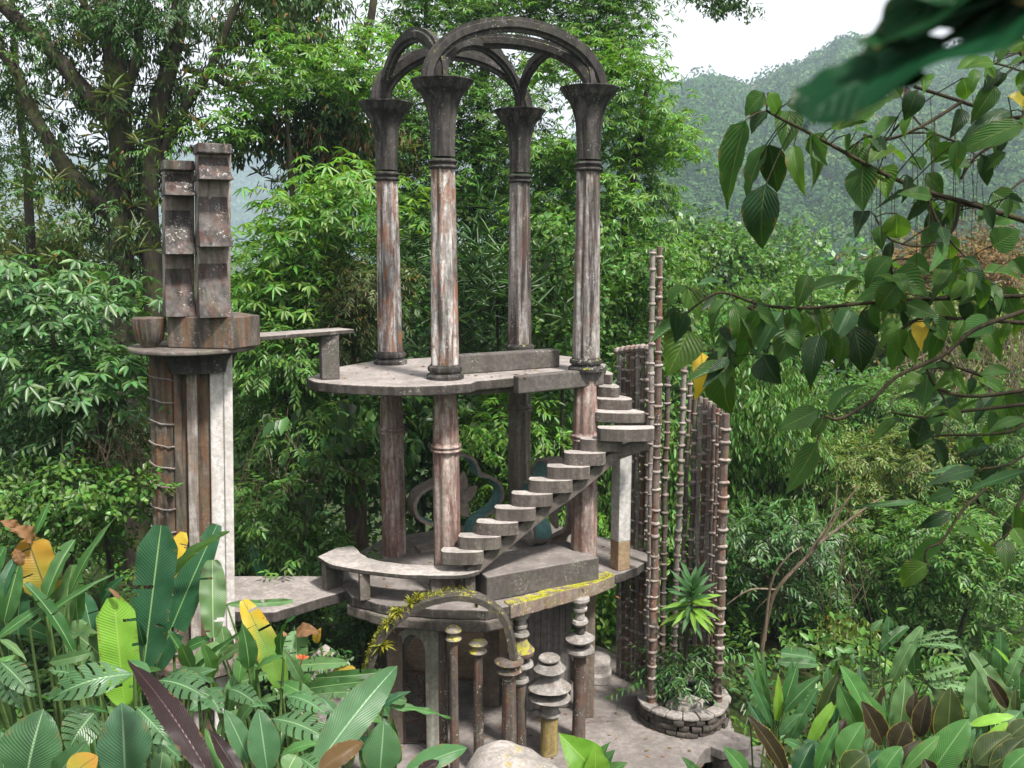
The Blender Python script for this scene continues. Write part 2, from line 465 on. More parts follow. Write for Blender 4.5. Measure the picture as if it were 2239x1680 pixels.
M['iron'] = concrete('rusty_iron', (0.06, 0.032, 0.022), dark=(0.02, 0.012, 0.01), streak=0.3, rust=0.3, lichen=0.0)
M['earth'] = concrete('orange_earth_wall', (0.34, 0.2, 0.12), dark=(0.16, 0.09, 0.055), streak=0.1, lichen=0.05)

M['stain_shade'] = concrete('stained_shaded_edge', (0.085, 0.069, 0.06), dark=(0.022, 0.018, 0.016), streak=0.5, lichen=0.25, blot=0.6, green=0.15)  # algae blackening plus the shade of upright faces, put into the colour
M['riser'] = concrete('shaded_stair_side', (0.15, 0.122, 0.104), dark=(0.035, 0.027, 0.023), streak=0.45, lichen=0.25, blot=0.5, green=0.15)  # darker copy of the stair concrete, shade of the step sides painted in
def ground_mat():
    t = NT('jungle_floor')
    n = t.noise(t.pos(), 1.4, 6, 0.7); n2 = t.noise(t.pos(), 0.16, 4, 0.6)
    c = t.ramp(n, [(0.3, (0.02, 0.017, 0.01)), (0.5, (0.035, 0.04, 0.014)), (0.7, (0.03, 0.06, 0.018))])
    c = t.mix(t.mask(n2, 0.4, 0.7), c, (0.035, 0.06, 0.02))
    b = t.n('BsdfPrincipled'); b.inputs['Roughness'].default_value = 0.95; b.inputs['Specular IOR Level'].default_value = 0.1
    t.l(c, b.inputs['Base Color']); t.l(t.bump(n, 1.0, 0.1), b.inputs['Normal'])
    return t.finish(b.outputs[0])

# ------------------------------------------------------------------ the ground
def sstep(a, b, x):
    t = np.clip((x - a) / (b - a), 0, 1); return t * t * (3 - 2 * t)
def ground_z(x, y):
    x = np.asarray(x, float); y = np.asarray(y, float)
    near = np.where(y < 0, 8.3 + 0.12 * np.minimum(-y, 40), 8.3 - 0.62 * y)
    z = np.maximum(near, 1.93)
    z = z - 0.9 * sstep(2.6, 3.4, x) * sstep(7.5, 10, y) * (1 - sstep(14.0, 15.6, y))
    z = z - 2.6 * sstep(18, 26, y) - 9 * sstep(26, 60, y) - 9 * sstep(60, 170, y)
    z = z + 3.0 * sstep(-6, -14, x) * sstep(10, 16, y) * (1 - sstep(24, 45, y))
    ang = x / np.maximum(y, 1)
    side = 0.12 + 0.88 * sstep(-0.02, 0.13, ang)
    rid = 1 + 0.2 * sstep(0.22, 0.36, ang) + 0.035 * np.sin(ang * 40) + 0.02 * np.sin(ang * 91 + 1)
    hill = 130 * side * rid * np.clip((y - 230) / 430, 0, 1.0) ** 0.92
    hill = hill - np.clip((y - 660), 0, 500) * 0.2 * side
    far = 205 * sstep(1250, 1800, y) * sstep(0.12, -0.02, ang) * (1 + 0.05 * np.sin(ang * 33 + 2) + 0.03 * np.sin(ang * 77))
    z = z + hill + far + np.where(y > 40, 1.2 * np.sin(x * 0.05) * np.sin(y * 0.043), 0)
    return z
def build_ground():
    rr = [0.0] + list(np.geomspace(1.0, 2300, 120)); na = 220
    vs = []; fs = []
    for r in rr:
        for k in range(na):
            # finer steps in front of the camera
            a = 2 * math.pi * k / na; a = a - 0.62 * math.sin(a)
            x, y = r * math.sin(a), r * math.cos(a)
            vs.append((x, y, float(ground_z(x, y)) + 0.05 * math.sin(x * 3.1) * math.sin(y * 2.7)))
    for j in range(len(rr) - 1):
        for k in range(na):
            k2 = (k + 1) % na
            fs.append((j * na + k, j * na + k2, (j + 1) * na + k2, (j + 1) * na + k))
    m = MB(); m.v = vs; m.f = fs
    me = m.mesh('ground', ground_mat(), smooth=180)
    o = bpy.data.objects.new('ground', me); link(o); tag(o, kind='structure')
build_ground()

# the terrace and its outline
TZ = 2.0
terr = MB()
tp = [(-2.6, 11.6), (0.5, 11.4), (1.75, 12.3), (2.3, 12.6), (2.75, 13.15), (2.95, 13.65), (3.12, 13.9), (3.6, 14.0), (3.72, 14.5), (3.75, 15.6), (3.3, 16.6), (2.2, 17.2), (1.0, 18.6), (-2.4, 18.2), (-3.0, 15.0)]
terr.prism(jag(tp, 0.3, 0.02, 1), TZ - 0.28, TZ)
o = terr.build('terrace', M['floor'], smooth=0, bevel=0.02); tag(o, kind='structure')
# orange bare earth behind the lower piers
eb = MB(); eb.prism(spline2([(-1.9, 16.7), (-0.3, 16.2), (0.7, 16.6), (0.9, 18.4), (-0.4, 19.0), (-1.9, 18.3)]), TZ + 0.004, TZ + 0.05)
o = eb.build('bare_earth', M['earth'], smooth=0); tag(o, kind='structure')

# ------------------------------------------------------------------ the pavilion
UP, LO, TOP = 8.0, 4.6, 12.4                  # floor heights
CF, CL, CB, CR = Vector((-1.02, 14.0, 0)), Vector((-2.09, 15.8, 0)), Vector((0.14, 17.0, 0)), Vector((1.2, 14.9, 0))
pav = thing('pavilion', (-0.4, 15.4, TZ), 'roofless concrete pavilion with four tall flaring columns and open crossing arches', 'pavilion')

up_out = spline2([(-3.16, 14.1), (-2.95, 13.7), (-2.45, 13.38), (-1.7, 13.2), (-1.1, 13.27), (-0.62, 13.5)], 5, closed=False)
up_out += [(-0.52, 13.74), (0.06, 14.1), (0.12, 14.02), (1.48, 14.95), (1.62, 15.75), (1.35, 16.5), (0.55, 17.45), (-0.35, 17.35), (-1.5, 16.7), (-2.45, 16.2), (-2.95, 15.3)]
m = MB(); m.prism(jag(up_out, 0.14, 0.012, 3), UP - 0.15, UP)
m.build('upper_platform', M['slab'], pav, smooth=0, bevel=0.02, side=M['stain_shade'])
m = MB()
a, b = Vector((0.1, 13.98, 0)), Vector((1.5, 14.93, 0)); dr = (b - a).normalized(); nn = Vector((-dr.y, dr.x, 0))
m.prism([(a + nn * .16).to_2d(), (a).to_2d(), (b - nn * .0).to_2d(), (b + nn * .2).to_2d()], UP - 0.24, UP + 0.03)
m.build('edge_beam', M['block'], pav, smooth=0, bevel=0.02)
m = MB()
a, b = Vector((-0.82, 14.42, 0)), Vector((0.8, 15.3, 0)); dr = (b - a).normalized(); nn = Vector((-dr.y, dr.x, 0))
m.prism([a.to_2d(), b.to_2d(), (b + nn * .26).to_2d(), (a + nn * .26).to_2d()], UP + 0.002, UP + 0.30)
m.build('parapet', M['block'], pav, smooth=0, bevel=0.02, wob=0.008)
# underside beams tying the columns
m = MB()
for a, b in ((CF, CL), (CL, CB), (CB, CR), (CR, CF)):
    dr = (b - a).normalized(); nn = Vector((-dr.y, dr.x, 0)) * .11
    s0, s1 = a + dr * .22, b - dr * .22
    m.prism([(s0 + nn).to_2d(), (s0 - nn).to_2d(), (s1 - nn).to_2d(), (s1 + nn).to_2d()], UP - 0.26, UP - 0.152)
m.build('beam', M['edge'], pav, smooth=0)

def torus_prof(r, z, h, out):
    return [(r, z), (r + out * .7, z + h * .12), (r + out, z + h * .5), (r + out * .7, z + h * .88), (r, z + h)]
def upper_column(c, mat, ztop, dz):
    c = Vector((c.x, c.y, UP))
    H = ztop - UP
    col = MB()
    k0, k1 = H - 1.27, H - 1.12
    col.lathe([(0.222, 0.22, .15), (0.215, 0.8, .16), (0.205, 1.8, .16), (0.19, k0 - .3, .16), (0.185, k0, .15)], c, n=64, rot=.2)
    sh = col.build('column', mat, pav, smooth=50, bevel=0)
    b = MB(); b.lathe([(0.285, 0.003), (0.29, 0.05), (0.27, 0.075), (0.235, 0.09), (0.235, 0.11)] + torus_prof(0.235, 0.11, 0.09, 0.035) + [(0.235, 0.2), (0.225, 0.222)], c, n=32, rot=.2)
    b.build('base', M['capital'] if mat is not M['shaft_grey'] else M['dark'], sh)
    b = MB(); b.lathe([(0.185, k0 + .001)] + torus_prof(0.19, k0 + .01, 0.045, 0.028) + [(0.187, k0 + .06), (0.187, k0 + .085)] + torus_prof(0.19, k0 + .09, 0.05, 0.03) + [(0.185, k0 + .149)], c, n=40)
    b.build('collar', M['capital'], sh)
    b = MB()
    b.lathe([(0.187, k1 + .031, .12), (0.19, k1 + .3, .13), (0.205, k1 + .55, .13), (0.235, k1 + .72, .12), (0.285, k1 + .86, .08), (0.345, k1 + .955, .03), (0.362, k1 + .965, 0),
             (0.385, k1 + .985, 0), (0.40, k1 + 1.02, 0), (0.44, k1 + 1.08, 0), (0.462, k1 + 1.105, 0), (0.462, k1 + 1.12, 0), (0.2, k1 + 1.121, 0)], c, n=64, rot=.2, lobes=8)
    b.build('capital', M['capital'], sh, smooth=40)
for c, mt, zt in ((CF, M['shaft'], 12.39), (CL, M['shaft'], 12.34), (CB, M['shaft_grey'], 12.39), (CR, M['shaft_grey'], 12.43)):
    upper_column(c, mt, zt, 0)

def lower_column(c, mat, zb, zc):
    col = MB(); c0 = Vector((c.x, c.y, 0))
    col.lathe([(0.215, zb, .10), (0.22, zb + .3, .12), (0.21, zc - .02, .12)], c0, n=64, rot=.2, cap=True)
    col.lathe([(0.21, zc + .13, .12), (0.205, zc + .35, .13), (0.18, UP - .35, .13), (0.172, UP - .151, .12)], c0, n=64, rot=.2)
    sh = col.build('lower_column', mat, pav, smooth=50)
    b = MB(); b.lathe([(0.2, zc - .019)] + torus_prof(0.215, zc - .015, .05, .03) + [(0.21, zc + .045)] + torus_prof(0.215, zc + .05, .05, .028) + [(0.2, zc + .129)], c0, n=40)
    b.build('collar', mat, sh)
lower_column(CF, M['low_red'], LO + .002, 6.88)
lower_column(CL, M['low_red'], LO + .002, 6.80)
lower_column(CB, M['low_grey'], LO + .002, 6.98)
lower_column(CR, M['low_red'], LO + .002, 6.86)

# open arches: four sides and two diagonals
def arch(a, b, rise, mat, over=0.2, w=0.17):
    a = Vector((a.x, a.y, TOP - 0.01)); b = Vector((b.x, b.y, TOP - 0.01))
    ax = (b - a).normalized(); mid = (a + b) / 2; half = (b - a).length / 2 + over
    sd = Vector((-ax.y, ax.x, 0)); pts = []; ups = []; sides = []
    n = 36
    for i in range(n + 1):
        t = math.pi * i / n
        p = mid - ax * half * math.cos(t) + Vector((0, 0, 1)) * rise * math.sin(t)
        u = (-ax * math.cos(t) * rise + Vector((0, 0, 1)) * math.sin(t) * half).normalized()
        pts.append(p); ups.append(u); sides.append(sd)
    h = w / 2
    sec = [(-h, -.02), (-h, .07), (-h * .55, .085), (-h * .55, .13), (h * .55, .13), (h * .55, .085), (h, .07), (h, -.02), (h * .45, -.045), (h * .45, -.085), (-h * .45, -.085), (-h * .45, -.045)]
    m = MB(); m.sweep(pts, sides, ups, sec)
    return m.build('arch_rib', mat, pav, smooth=30, wob=0.006)
arch(CF, CR, 0.85, M['dark'], 0.18, 0.155)
arch(CL, CF, 0.78, M['dark'], 0.0, 0.15)
arch(CL, CB, 0.82, M['dark'], 0.12, 0.15)
arch(CB, CR, 0.82, M['dark'], 0.0, 0.15)
arch(CL, CR, 0.8, M['dark'], 0.0, 0.17)
arch(CF, CB, 0.76, M['dark'], 0.0, 0.14)

# lower platform
lo_out = [(-2.75, 14.25), (-2.5, 13.75), (-1.9, 13.42), (-1.2, 13.28), (-0.4, 13.22), (0.0, 13.42), (1.27, 14.32), (2.12, 15.08), (2.45, 15.6), (2.3, 16.3), (1.4, 17.0), (0.6, 17.8), (-0.6, 17.7), (-2.4, 16.7), (-2.9, 15.5)]
m = MB(); m.prism(jag(lo_out, 0.16, 0.015, 5), LO - 0.16, LO)
m.build('lower_platform', M['floor'], pav, smooth=0, bevel=0.02, side=M['stain_shade'])
# moss-grown kerb along the front edge of the lower platform, right-hand run
m = MB()
ed = [Vector((-0.02, 13.36, 0)), Vector((0.6, 13.78, 0)), Vector((1.29, 14.28, 0)), Vector((1.7, 14.66, 0))]
inn = [e + Vector((-.12, .2, 0)) for e in ed]
m.prism(jag([e.to_2d() for e in ed] + [e.to_2d() for e in inn[::-1]], .1, .012, 8), LO - 0.2, LO + 0.03)
m.build('platform_kerb', M['moss_edge'], pav, smooth=0, bevel=0.02)
m = MB()
ed = [Vector((-2.6, 13.86, 0)), Vector((-1.95, 13.38, 0)), Vector((-1.2, 13.22, 0)), Vector((-0.4, 13.16, 0)), Vector((-0.03, 13.38, 0))]
inn = [e + Vector((.02, .3, 0)) for e in ed]
m.prism(jag([e.to_2d() for e in ed] + [e.to_2d() for e in inn[::-1]], .12, .012, 9), LO - 0.34, LO - 0.162)
m.build('lower_kerb', M['edge'], pav, smooth=0, bevel=0.03)
# big solid block
m = MB(); blk = [(-0.39, 13.53), (1.42, 14.45), (0.95, 15.3), (-0.78, 14.42)]
m.prism(blk, LO + .003, LO + 0.40)
m.build('solid_block', M['floor'], pav, smooth=0, bevel=0.02, wob=0.012, side=M['block'])

# lower storey: piers, wall, arched opening
def pier(x, y, w, dpt, z0, z1, mat, name='pier', flare=0.0, rz=0.0):
    m = MB()
    prof = [(z0, 1.0), (z1 - .75, 1.0), (z1 - .45, 1.06 + flare * .25), (z1 - .22, 1.15 + flare * .6), (z1, 1.25 + flare)] if flare else [(z0, 1.0), (z1, 1.0)]
    cr, sr = math.cos(rz), math.sin(rz)
    vs = []; fs = []
    for z, k in prof:
        for sx, sy in ((-1, -1), (1, -1), (1, 1), (-1, 1)):
            X, Y = sx * w / 2 * k, sy * dpt / 2
            vs.append((x + X * cr - Y * sr, y + X * sr + Y * cr, z))
    n = len(prof)
    for j in range(n - 1):
        for i in range(4): fs.append((j * 4 + i, j * 4 + (i + 1) % 4, (j + 1) * 4 + (i + 1) % 4, (j + 1) * 4 + i))
    fs += [(3, 2, 1, 0), tuple((n - 1) * 4 + i for i in range(4))]
    m.add(vs, fs)
    return m.build(name, mat, pav, smooth=0, bevel=0.015)
p1 = PZ(940, 1640, TZ); p1.y = 13.95
pier(-1.27, 13.95, 0.2, 0.3, TZ + .001, LO - 0.164, M['pier'], flare=0.9)
pier(-1.88, 14.15, 0.26, 0.3, TZ + .001, LO - 0.164, M['pier_brown'])
pier(-0.36, 15.4, 0.27, 0.3, TZ + .001, LO - 0.164, M['pier_brown'], flare=0.5)
pier(1.32, 14.95, 0.17, 0.2, TZ + .001, LO - 0.164, M['pier_brown'])
pier(-2.4, 16.2, 0.3, 0.3, TZ + .001, LO - 0.164, M['pier_brown'])
# arched lintel between the two front piers
m = MB(); pts = []; ups = []; sds = []
for i in range(13):
    t = math.pi * i / 12
    pts.append(Vector((-1.57 - 0.2 * math.cos(t), 14.05 + 0.06 * math.cos(t), 3.72 + 0.2 * math.sin(t))))
    ups.append(Vector((-math.cos(t), 0, math.sin(t)))); sds.append(Vector((0, 1, 0)))
m.sweep(pts, sds, ups, [(-.1, -.03), (-.1, .09), (.1, .09), (.1, -.03)])
m.build('arched_lintel', M['pier'], pav)
# wall cast against boards
m = MB()
a, b = Vector((0.06, 15.05, 0)), Vector((1.02, 15.25, 0)); dr = (b - a).normalized(); nn = Vector((-dr.y, dr.x, 0))
m.prism([a.to_2d(), b.to_2d(), (b + nn * .2).to_2d(), (a + nn * .2).to_2d()], TZ + .001, LO - .165)
wl = m.build('lower_wall', M['wall'], pav, smooth=0)
bw = (b - a).length / 9
for i in range(9):
    q = a + dr * bw * (i + .5) - nn * (0.012 + .006 * (i % 3))
    m = MB(); m.box((q.x, q.y, (TZ + LO) / 2 - .08), (bw * .96, 0.03, LO - TZ - .2), math.atan2(dr.y, dr.x))
    m.build('board_mark', M['wall'], wl, smooth=0, bevel=0.004)

# ------------------------------------------------------------------ quatrefoil openings between the lower columns
def ornament(c, ang, label):
    t = thing('concrete_rosette', (c.x, c.y, LO), label, 'ornament', 'lobed concrete rosettes between the lower columns')
    ax = Vector((math.cos(ang), math.sin(ang), 0)); sd = Vector((-ax.y, ax.x, 0))
    # outline in the plane: three lobes, open foot
    cz = 1.12
    key = [(-0.62, 0.03), (-0.30, 0.05), (-0.2, 0.2), (-0.24, 0.42), (-0.44, 0.58), (-0.62, 0.72), (-0.7, 0.98), (-0.6, 1.24), (-0.38, 1.36), (-0.28, 1.44), (-0.27, 1.66), (-0.14, 1.86), (0.06, 1.92), (0.24, 1.82), (0.33, 1.6), (0.36, 1.46), (0.54, 1.38), (0.7, 1.2), (0.74, 0.95), (0.64, 0.72), (0.46, 0.58), (0.28, 0.42), (0.24, 0.2), (0.34, 0.05), (0.66, 0.03)]
    key = [(x * 1.2, z * .88) for x, z in key]
    pl = spline2(key, 5, closed=False)
    def W(q): return Vector((c.x, c.y, LO)) + ax * q[0] + Vector((0, 0, q[1]))
    pts = [W(q) for q in pl]; ups = []
    for i in range(len(pts)):
        tt = (pts[min(i + 1, len(pts) - 1)] - pts[max(i - 1, 0)]).normalized()
        ups.append(tt.cross(sd).normalized())
    sds = [sd] * len(pts)
    m = MB(); m.sweep(pts, sds, ups, [(-.17, -.02), (-.17, .035), (.17, .035), (.17, -.02)])
    m.build('rim', M['ornament'], t, smooth=40)
    m = MB(); m.sweep(pts[10:-10], sds[10:-10], ups[10:-10], [(-.158, -.022), (-.158, -.032), (.158, -.032), (.158, -.022)])
    m.build('painted_lining', M['teal'], t, smooth=40)
    # leaf shaped blades in the middle
    for a0, ln, oz in ((0.25, .5, .98), (-.95, .5, 1.02), (1.0, .46, .9), (2.6, .42, .95), (-2.2, .4, 1.0)):
        d = ax * math.sin(a0) + Vector((0, 0, 1)) * math.cos(a0)
        n2 = ax * math.cos(a0) - Vector((0, 0, 1)) * math.sin(a0)
        base = W((0.05, oz * .9))
        prof = [(0, .04), (.2, .11), (.45, .15), (.7, .11), (1, .01)]
        vs = []
        for s_ in (-.03, .03):
            for u_, w_ in prof: vs.append(base + d * u_ * ln + n2 * w_ + sd * s_)
            for u_, w_ in prof[::-1]: vs.append(base + d * u_ * ln - n2 * w_ * .75 + sd * s_)
        k = 10; m = MB(); m.add(vs, [tuple(range(k - 1, -1, -1)), tuple(range(k, 2 * k))] + [(i, (i + 1) % k, k + (i + 1) % k, k + i) for i in range(k)])
        m.build('petal', M['ornament'], t, smooth=0)
    return t
ornament((CL + CB) / 2 + Vector((-.06, -.1, 0)), math.atan2((CB - CL).y, (CB - CL).x), 'lobed concrete rosette with teal lining, standing behind the front left red column')
ornament((CR + CB) / 2, math.atan2((CR - CB).y, (CR - CB).x), 'lobed concrete rosette half hidden behind the curving stairs')

# ------------------------------------------------------------------ curved bench
bz = 5.1
bench = thing('curved_bench', (-1.6, 13.6, LO), 'curved concrete bench slab on short posts at the foot of the stairs', 'bench')
bo = spline2([(-3.1, 14.22), (-2.75, 13.8), (-2.1, 13.52), (-1.4, 13.36), (-0.75, 13.38), (-0.5, 13.55)], 5, closed=False) + \
     spline2([(-0.62, 13.98), (-1.1, 13.8), (-1.6, 13.86), (-2.1, 14.02), (-2.4, 14.3), (-2.62, 14.72), (-2.9, 14.62)], 5, closed=False)
m = MB(); m.prism(jag(bo, .12, .012, 4), bz - .07, bz)
m.build('seat', M['step'], bench, smooth=0, bevel=.015, side=M['stain_shade'])
for x, y in ((-2.28, 13.68), (-1.17, 13.52), (-0.66, 13.66)):
    m = MB(); m.box((x, y, (LO + bz - .07) / 2), (.16, .16, bz - .075 - LO), .3)
    m.build('leg', M['edge'], bench, smooth=0, bevel=.012)
m = MB()
m.prism([(-3.05, 14.2), (-2.95, 14.05), (-2.72, 14.3), (-2.85, 14.55)], LO - .3, bz - .072)
m.build('end_fin', M['edge'], bench, smooth=0, bevel=.015)

# ------------------------------------------------------------------ stairs
stair = thing('staircase', (0.4, 14.0, LO), 'curving concrete staircase of half-round steps climbing to the upper platform', 'staircase')
# left end, top and right end of each tread in photo pixels; height of each tread
ST_PX = [(964, 1058, 1202), (1002, 1096, 1170), (1041, 1134, 1139), (1081, 1172, 1108), (1118, 1209, 1077), (1156, 1253, 1047), (1195, 1290, 1018), (1233, 1325, 988), (1268, 1362, 958), (1306, 1431, 934)]
riser = 0.194; zz = 5.42
str_pts = []
for i, (xl, xr, py) in enumerate(ST_PX):
    z = zz + i * riser
    a = PZ(xl, py, z); b = PZ(xr, py, z)
    w = (b - a).length; mid = (a + b) / 2
    ax = (b - a).normalized(); nn = Vector((-ax.y, ax.x, 0))
    out = []
    for k in range(15):
        t = math.pi * k / 14
        r_out = 0.15 if i < 9 else 0.2
        out.append((mid - ax * (w / 2) * math.cos(t) - nn * r_out * (math.sin(t) ** .55)).to_2d())
    out += [(b + nn * .13).to_2d(), (a + nn * .12 + ax * .02).to_2d()]
    m = MB(); m.prism(jag(out, .07, .005, i + 40), z - .2, z)
    m.build('step', M['step'], stair, smooth=30, bevel=.006, side=M['riser'])
    str_pts.append((b - ax * .10, z))
# four more steps winding back up behind the right column
for i, (px_r, py) in enumerate(((1404, 902), (1378, 873), (1352, 846), (1338, 818))):
    z = zz + (10 + i) * 0.172 + 0.2
    b = PZ(px_r, py, z); a = PZ(1312, py - 4, z)
    c = (a + b) / 2
    m = MB()
    nn = Vector((-.2, 1, 0)).normalized()
    m.prism(spline2([(a.x - .1, a.y - .1), (c.x, c.y - .16), (b.x, b.y - .05), (b.x + .02, b.y + .2), (c.x, c.y + .45), (a.x - .1, a.y + .45)], 4), z - .172, z)
    m.build('step', M['step'], stair, smooth=30, bevel=.014, side=M['riser'])
# inclined stringer under the right-hand ends
m = MB(); sp = [Vector((p.x, p.y + .08, z - .28)) for p, z in str_pts]
sp = [sp[0] + (sp[0] - sp[1]) * .55] + sp
dirs = [(sp[min(i + 1, len(sp) - 1)] - sp[max(i - 1, 0)]).normalized() for i in range(len(sp))]
sds = [Vector((-d.y, d.x, 0)).normalized() for d in dirs]; ups = [d.cross(-s).normalized() for d, s in zip(dirs, sds)]
ups = [u if u.z > 0 else -u for u in ups]
m.sweep(sp, sds, ups, [(-.07, -.09), (.07, -.09), (.07, .1), (-.07, .1)])
m.build('stringer', M['edge'], stair, smooth=30, bevel=.012)
q = PZ(1354, 1238, LO)
zt = zz + 9 * riser - .2
m = MB(); m.box((q.x, q.y - .1, (LO + .5 + zt) / 2), (.24, .24, zt - LO - .5), .5)
pp = m.build('support_post', M['post_white'], stair, smooth=0, bevel=.012)
m = MB(); m.box((q.x, q.y - .1, LO + .25), (.243, .243, .498), .5)
m.build('post_foot', M['post_tan'], pp, smooth=0, bevel=.012)

# ------------------------------------------------------------------ left tower
TX, TY = -4.5, 13.0
LED = 8.62
tw = thing('tower', (TX, TY, TZ), 'tall fluted concrete tower at the left topped by two stepped fins', 'tower')
fac = math.atan2(-TY, -TX)            # not used for layout, kept for the flute angles
m = MB(); m.lathe([(0.86, LED - .03 * 2), (0.87, LED - .03), (0.86, LED)], (TX, TY, 0), n=48, rot=.1)
m.build('ledge', M['edge'], tw, smooth=40, bevel=.012)
m = MB(); m.lathe([(0.46, LED - .36), (0.5, LED - .2), (0.6, LED - .062)], (TX + .06, TY, 0), n=8, rot=.39)
m.build('ledge_bracket', M['dark'], tw, smooth=0)
ph = TZ
TR = .34
LEAN = .034
def tower_xy(dx, dy): return TX + dx * math.cos(TR) - dy * math.sin(TR), TY + dx * math.sin(TR) + dy * math.cos(TR)
def lean(m):                     # the pier leans a little to the left towards its foot
    m.v = [(q[0] - LEAN * (LED - q[2]), q[1], q[2]) for q in m.v]
def pil(dx, dy, sx, sy, mat, name='pilaster', z1=LED - .3, z0=ph):
    m = MB(); x, y = tower_xy(dx, dy); m.box((x, y, (z0 + z1) / 2), (sx, sy, z1 - z0), TR)
    lean(m)
    return m.build(name, mat, tw, smooth=0, bevel=.02)
pil(0.0, 0.1, 0.84, 0.5, M['tower_brown'], 'shaft')
pil(-0.03, -0.2, 0.14, 0.12, M['tower'])
pil(0.31, -0.19, 0.2, 0.1, M['tower_white'])
pil(0.455, -0.06, 0.12, 0.46, M['tower_white'], z1=LED - .064)
pil(-0.22, -0.175, 0.11, 0.06, M['tower_brown'])
# half-round bundle with rusty wire ties on the left flank
bx_, by_ = tower_xy(-.42, -.08)
m = MB(); m.lathe([(0.175, ph, .14), (0.17, LED - .07, .14)], (bx_, by_, 0), n=56, lobes=9); lean(m)
bd = m.build('fluted_bundle', M['tower_brown'], tw, smooth=50)
for i in range(17):
    z = LED - .42 - i * .31 - random.uniform(-.03, .03)
    m = MB(); pts = []
    for k in range(15):
        a = 2 * math.pi * k / 14
        pts.append((bx_ - LEAN * (LED - z) + .182 * math.cos(a), by_ + .182 * math.sin(a), z - .05 * math.cos(a) + random.uniform(-.012, .012)))
    m.tube(pts, .013, 6)
    m.build('wire_tie', M['bamboo_grey'], bd)
# block ring on the ledge
def tblock(x0, x1, y0, y1, mat, name, z0=LED + .002, z1=LED + .42):
    m = MB(); x, y = tower_xy((x0 + x1) / 2, (y0 + y1) / 2); m.box((x, y, (z0 + z1) / 2), (x1 - x0, y1 - y0, z1 - z0), TR)
    return m.build(name, mat, tw, smooth=0, bevel=.02, wob=.01)
m = MB(); m.prism([P(x, 700, d).to_2d() for x, d in ((365, 12.6), (505, 12.42), (568, 12.92), (520, 13.5), (372, 13.45))], LED + .002, LED + .43)
m.build('ledge_block', M['block_rust'], tw, smooth=0, bevel=.015, wob=.008)
m = MB(); m.lathe([(.10, LED + .003), (.18, LED + .1), (.215, LED + .25), (.225, LED + .33), (.225, LED + .40), (.2, LED + .41)], (tower_xy(-.56, -.1)[0], tower_xy(-.56, -.1)[1], 0), n=40, flute=.08, lobes=20)
m.build('fluted_bowl', M['block_rust'], tw, smooth=50)

def fin(cx, cy, z0, w, tiers, rz, thick):
    """tiers: list of (z_bottom, z_top); each tier's front curves out towards its foot"""
    t = None
    cr, sr = math.cos(rz), math.sin(rz)
    def W(x, y, z): return (cx + x * cr - y * sr + .05 * (z - z0), cy + x * sr + y * cr, z)
    zt = tiers[0][1]
    m = MB(); m.box((cx - .0 * cr, cy + .05, (z0 + zt) / 2), (w + .03, thick, zt - z0 - .05), rz); m.v = [(q[0] + .05 * (q[2] - z0), q[1], q[2]) for q in m.v]
    body = m.build('fin', M['fin_side'], tw, smooth=0, bevel=.012)
    for i, (zb, zu) in enumerate(tiers):
        m = MB(); vs = []; fs = []
        n = 9
        for k in range(n + 1):
            u = k / n                       # 0 top, 1 foot
            y = -thick / 2 + .06 - (.0 + .34 * u ** 2.0)
            ww = w / 2 * (.94 + .16 * u ** 2.2)
            z = zu + (zb - zu) * u
            vs += [W(-ww, y, z), W(ww, y, z), W(ww, thick / 2 + .075 + .05 * u ** 2, z), W(-ww * .9, thick / 2 + .075 + .05 * u ** 2, z)]
        for k in range(n):
            for j in range(4): fs.append((k * 4 + j, k * 4 + (j + 1) % 4, (k + 1) * 4 + (j + 1) % 4, (k + 1) * 4 + j))
        fs += [(3, 2, 1, 0), tuple(n * 4 + j for j in range(4))]
        m.add(vs, fs)
        m.build('tier', M['fin'], body, smooth=30, bevel=.01)
    m = MB(); c = W(0, -.08, zt - .03); m.box((c[0], c[1], zt + .02), (w + .05, thick + .1, .13), rz, .96)
    m.build('cap_block', M['fin'], body, smooth=0, bevel=.015)
def zpx(py, d): return P(0, py, d).z
FZ = LED + .431
dF = 12.75
fin(P(376, 600, dF).x, dF + .12, FZ, .36, [(zpx(429, dF), zpx(366, dF)), (zpx(556, dF), zpx(434, dF)), (FZ + .002, zpx(560, dF))], TR + .14, .24)
fin(P(459, 600, dF).x, dF - .02, FZ, .40, [(zpx(397, dF), zpx(332, dF)), (zpx(540, dF), zpx(402, dF)), (FZ + .002, zpx(545, dF))], TR + .14, .28)

# walkways from the tower
fb = thing('upper_footbridge', (-3.3, 13.4, UP), 'narrow high plank of concrete running from the tower to the upper platform', 'footbridge')
m = MB()
a = Vector((-3.78, 12.72, 0)); b = Vector((-2.45, 14.15, 0)); dr = (b - a).normalized(); nn = Vector((-dr.y, dr.x, 0))
m.prism(jag([(a - nn * .02).to_2d(), (b - nn * .06).to_2d(), (b + nn * .34).to_2d(), (a + nn * .62).to_2d()], .2, .01, 2), LED + .062, LED + .125)
m.build('deck', M['slab'], fb, smooth=0, bevel=.012, side=M['stain_shade'])
m = MB(); m.box((-2.78, 13.98, (UP + LED + .06) / 2), (.27, .26, LED + .06 - UP - .002), .35)
m.build('post', M['block'], fb, smooth=0, bevel=.015)
lb = thing('lower_footbridge', (-3.5, 13.9, LO), 'wide low walkway slab joining the tower foot to the lower platform', 'footbridge')
m = MB(); m.prism(jag([(-4.75, 14.75), (-4.65, 13.25), (-3.55, 13.2), (-2.62, 14.1), (-2.72, 14.75)], .15, .015, 6), LO - .19, LO - .02)
m.build('deck', M['slab'], lb, smooth=0, bevel=.02, side=M['stain_shade'])
m = MB(); m.box((-4.55, 13.6, (TZ + LO - .19) / 2), (.3, .5, LO - .195 - TZ), .2)
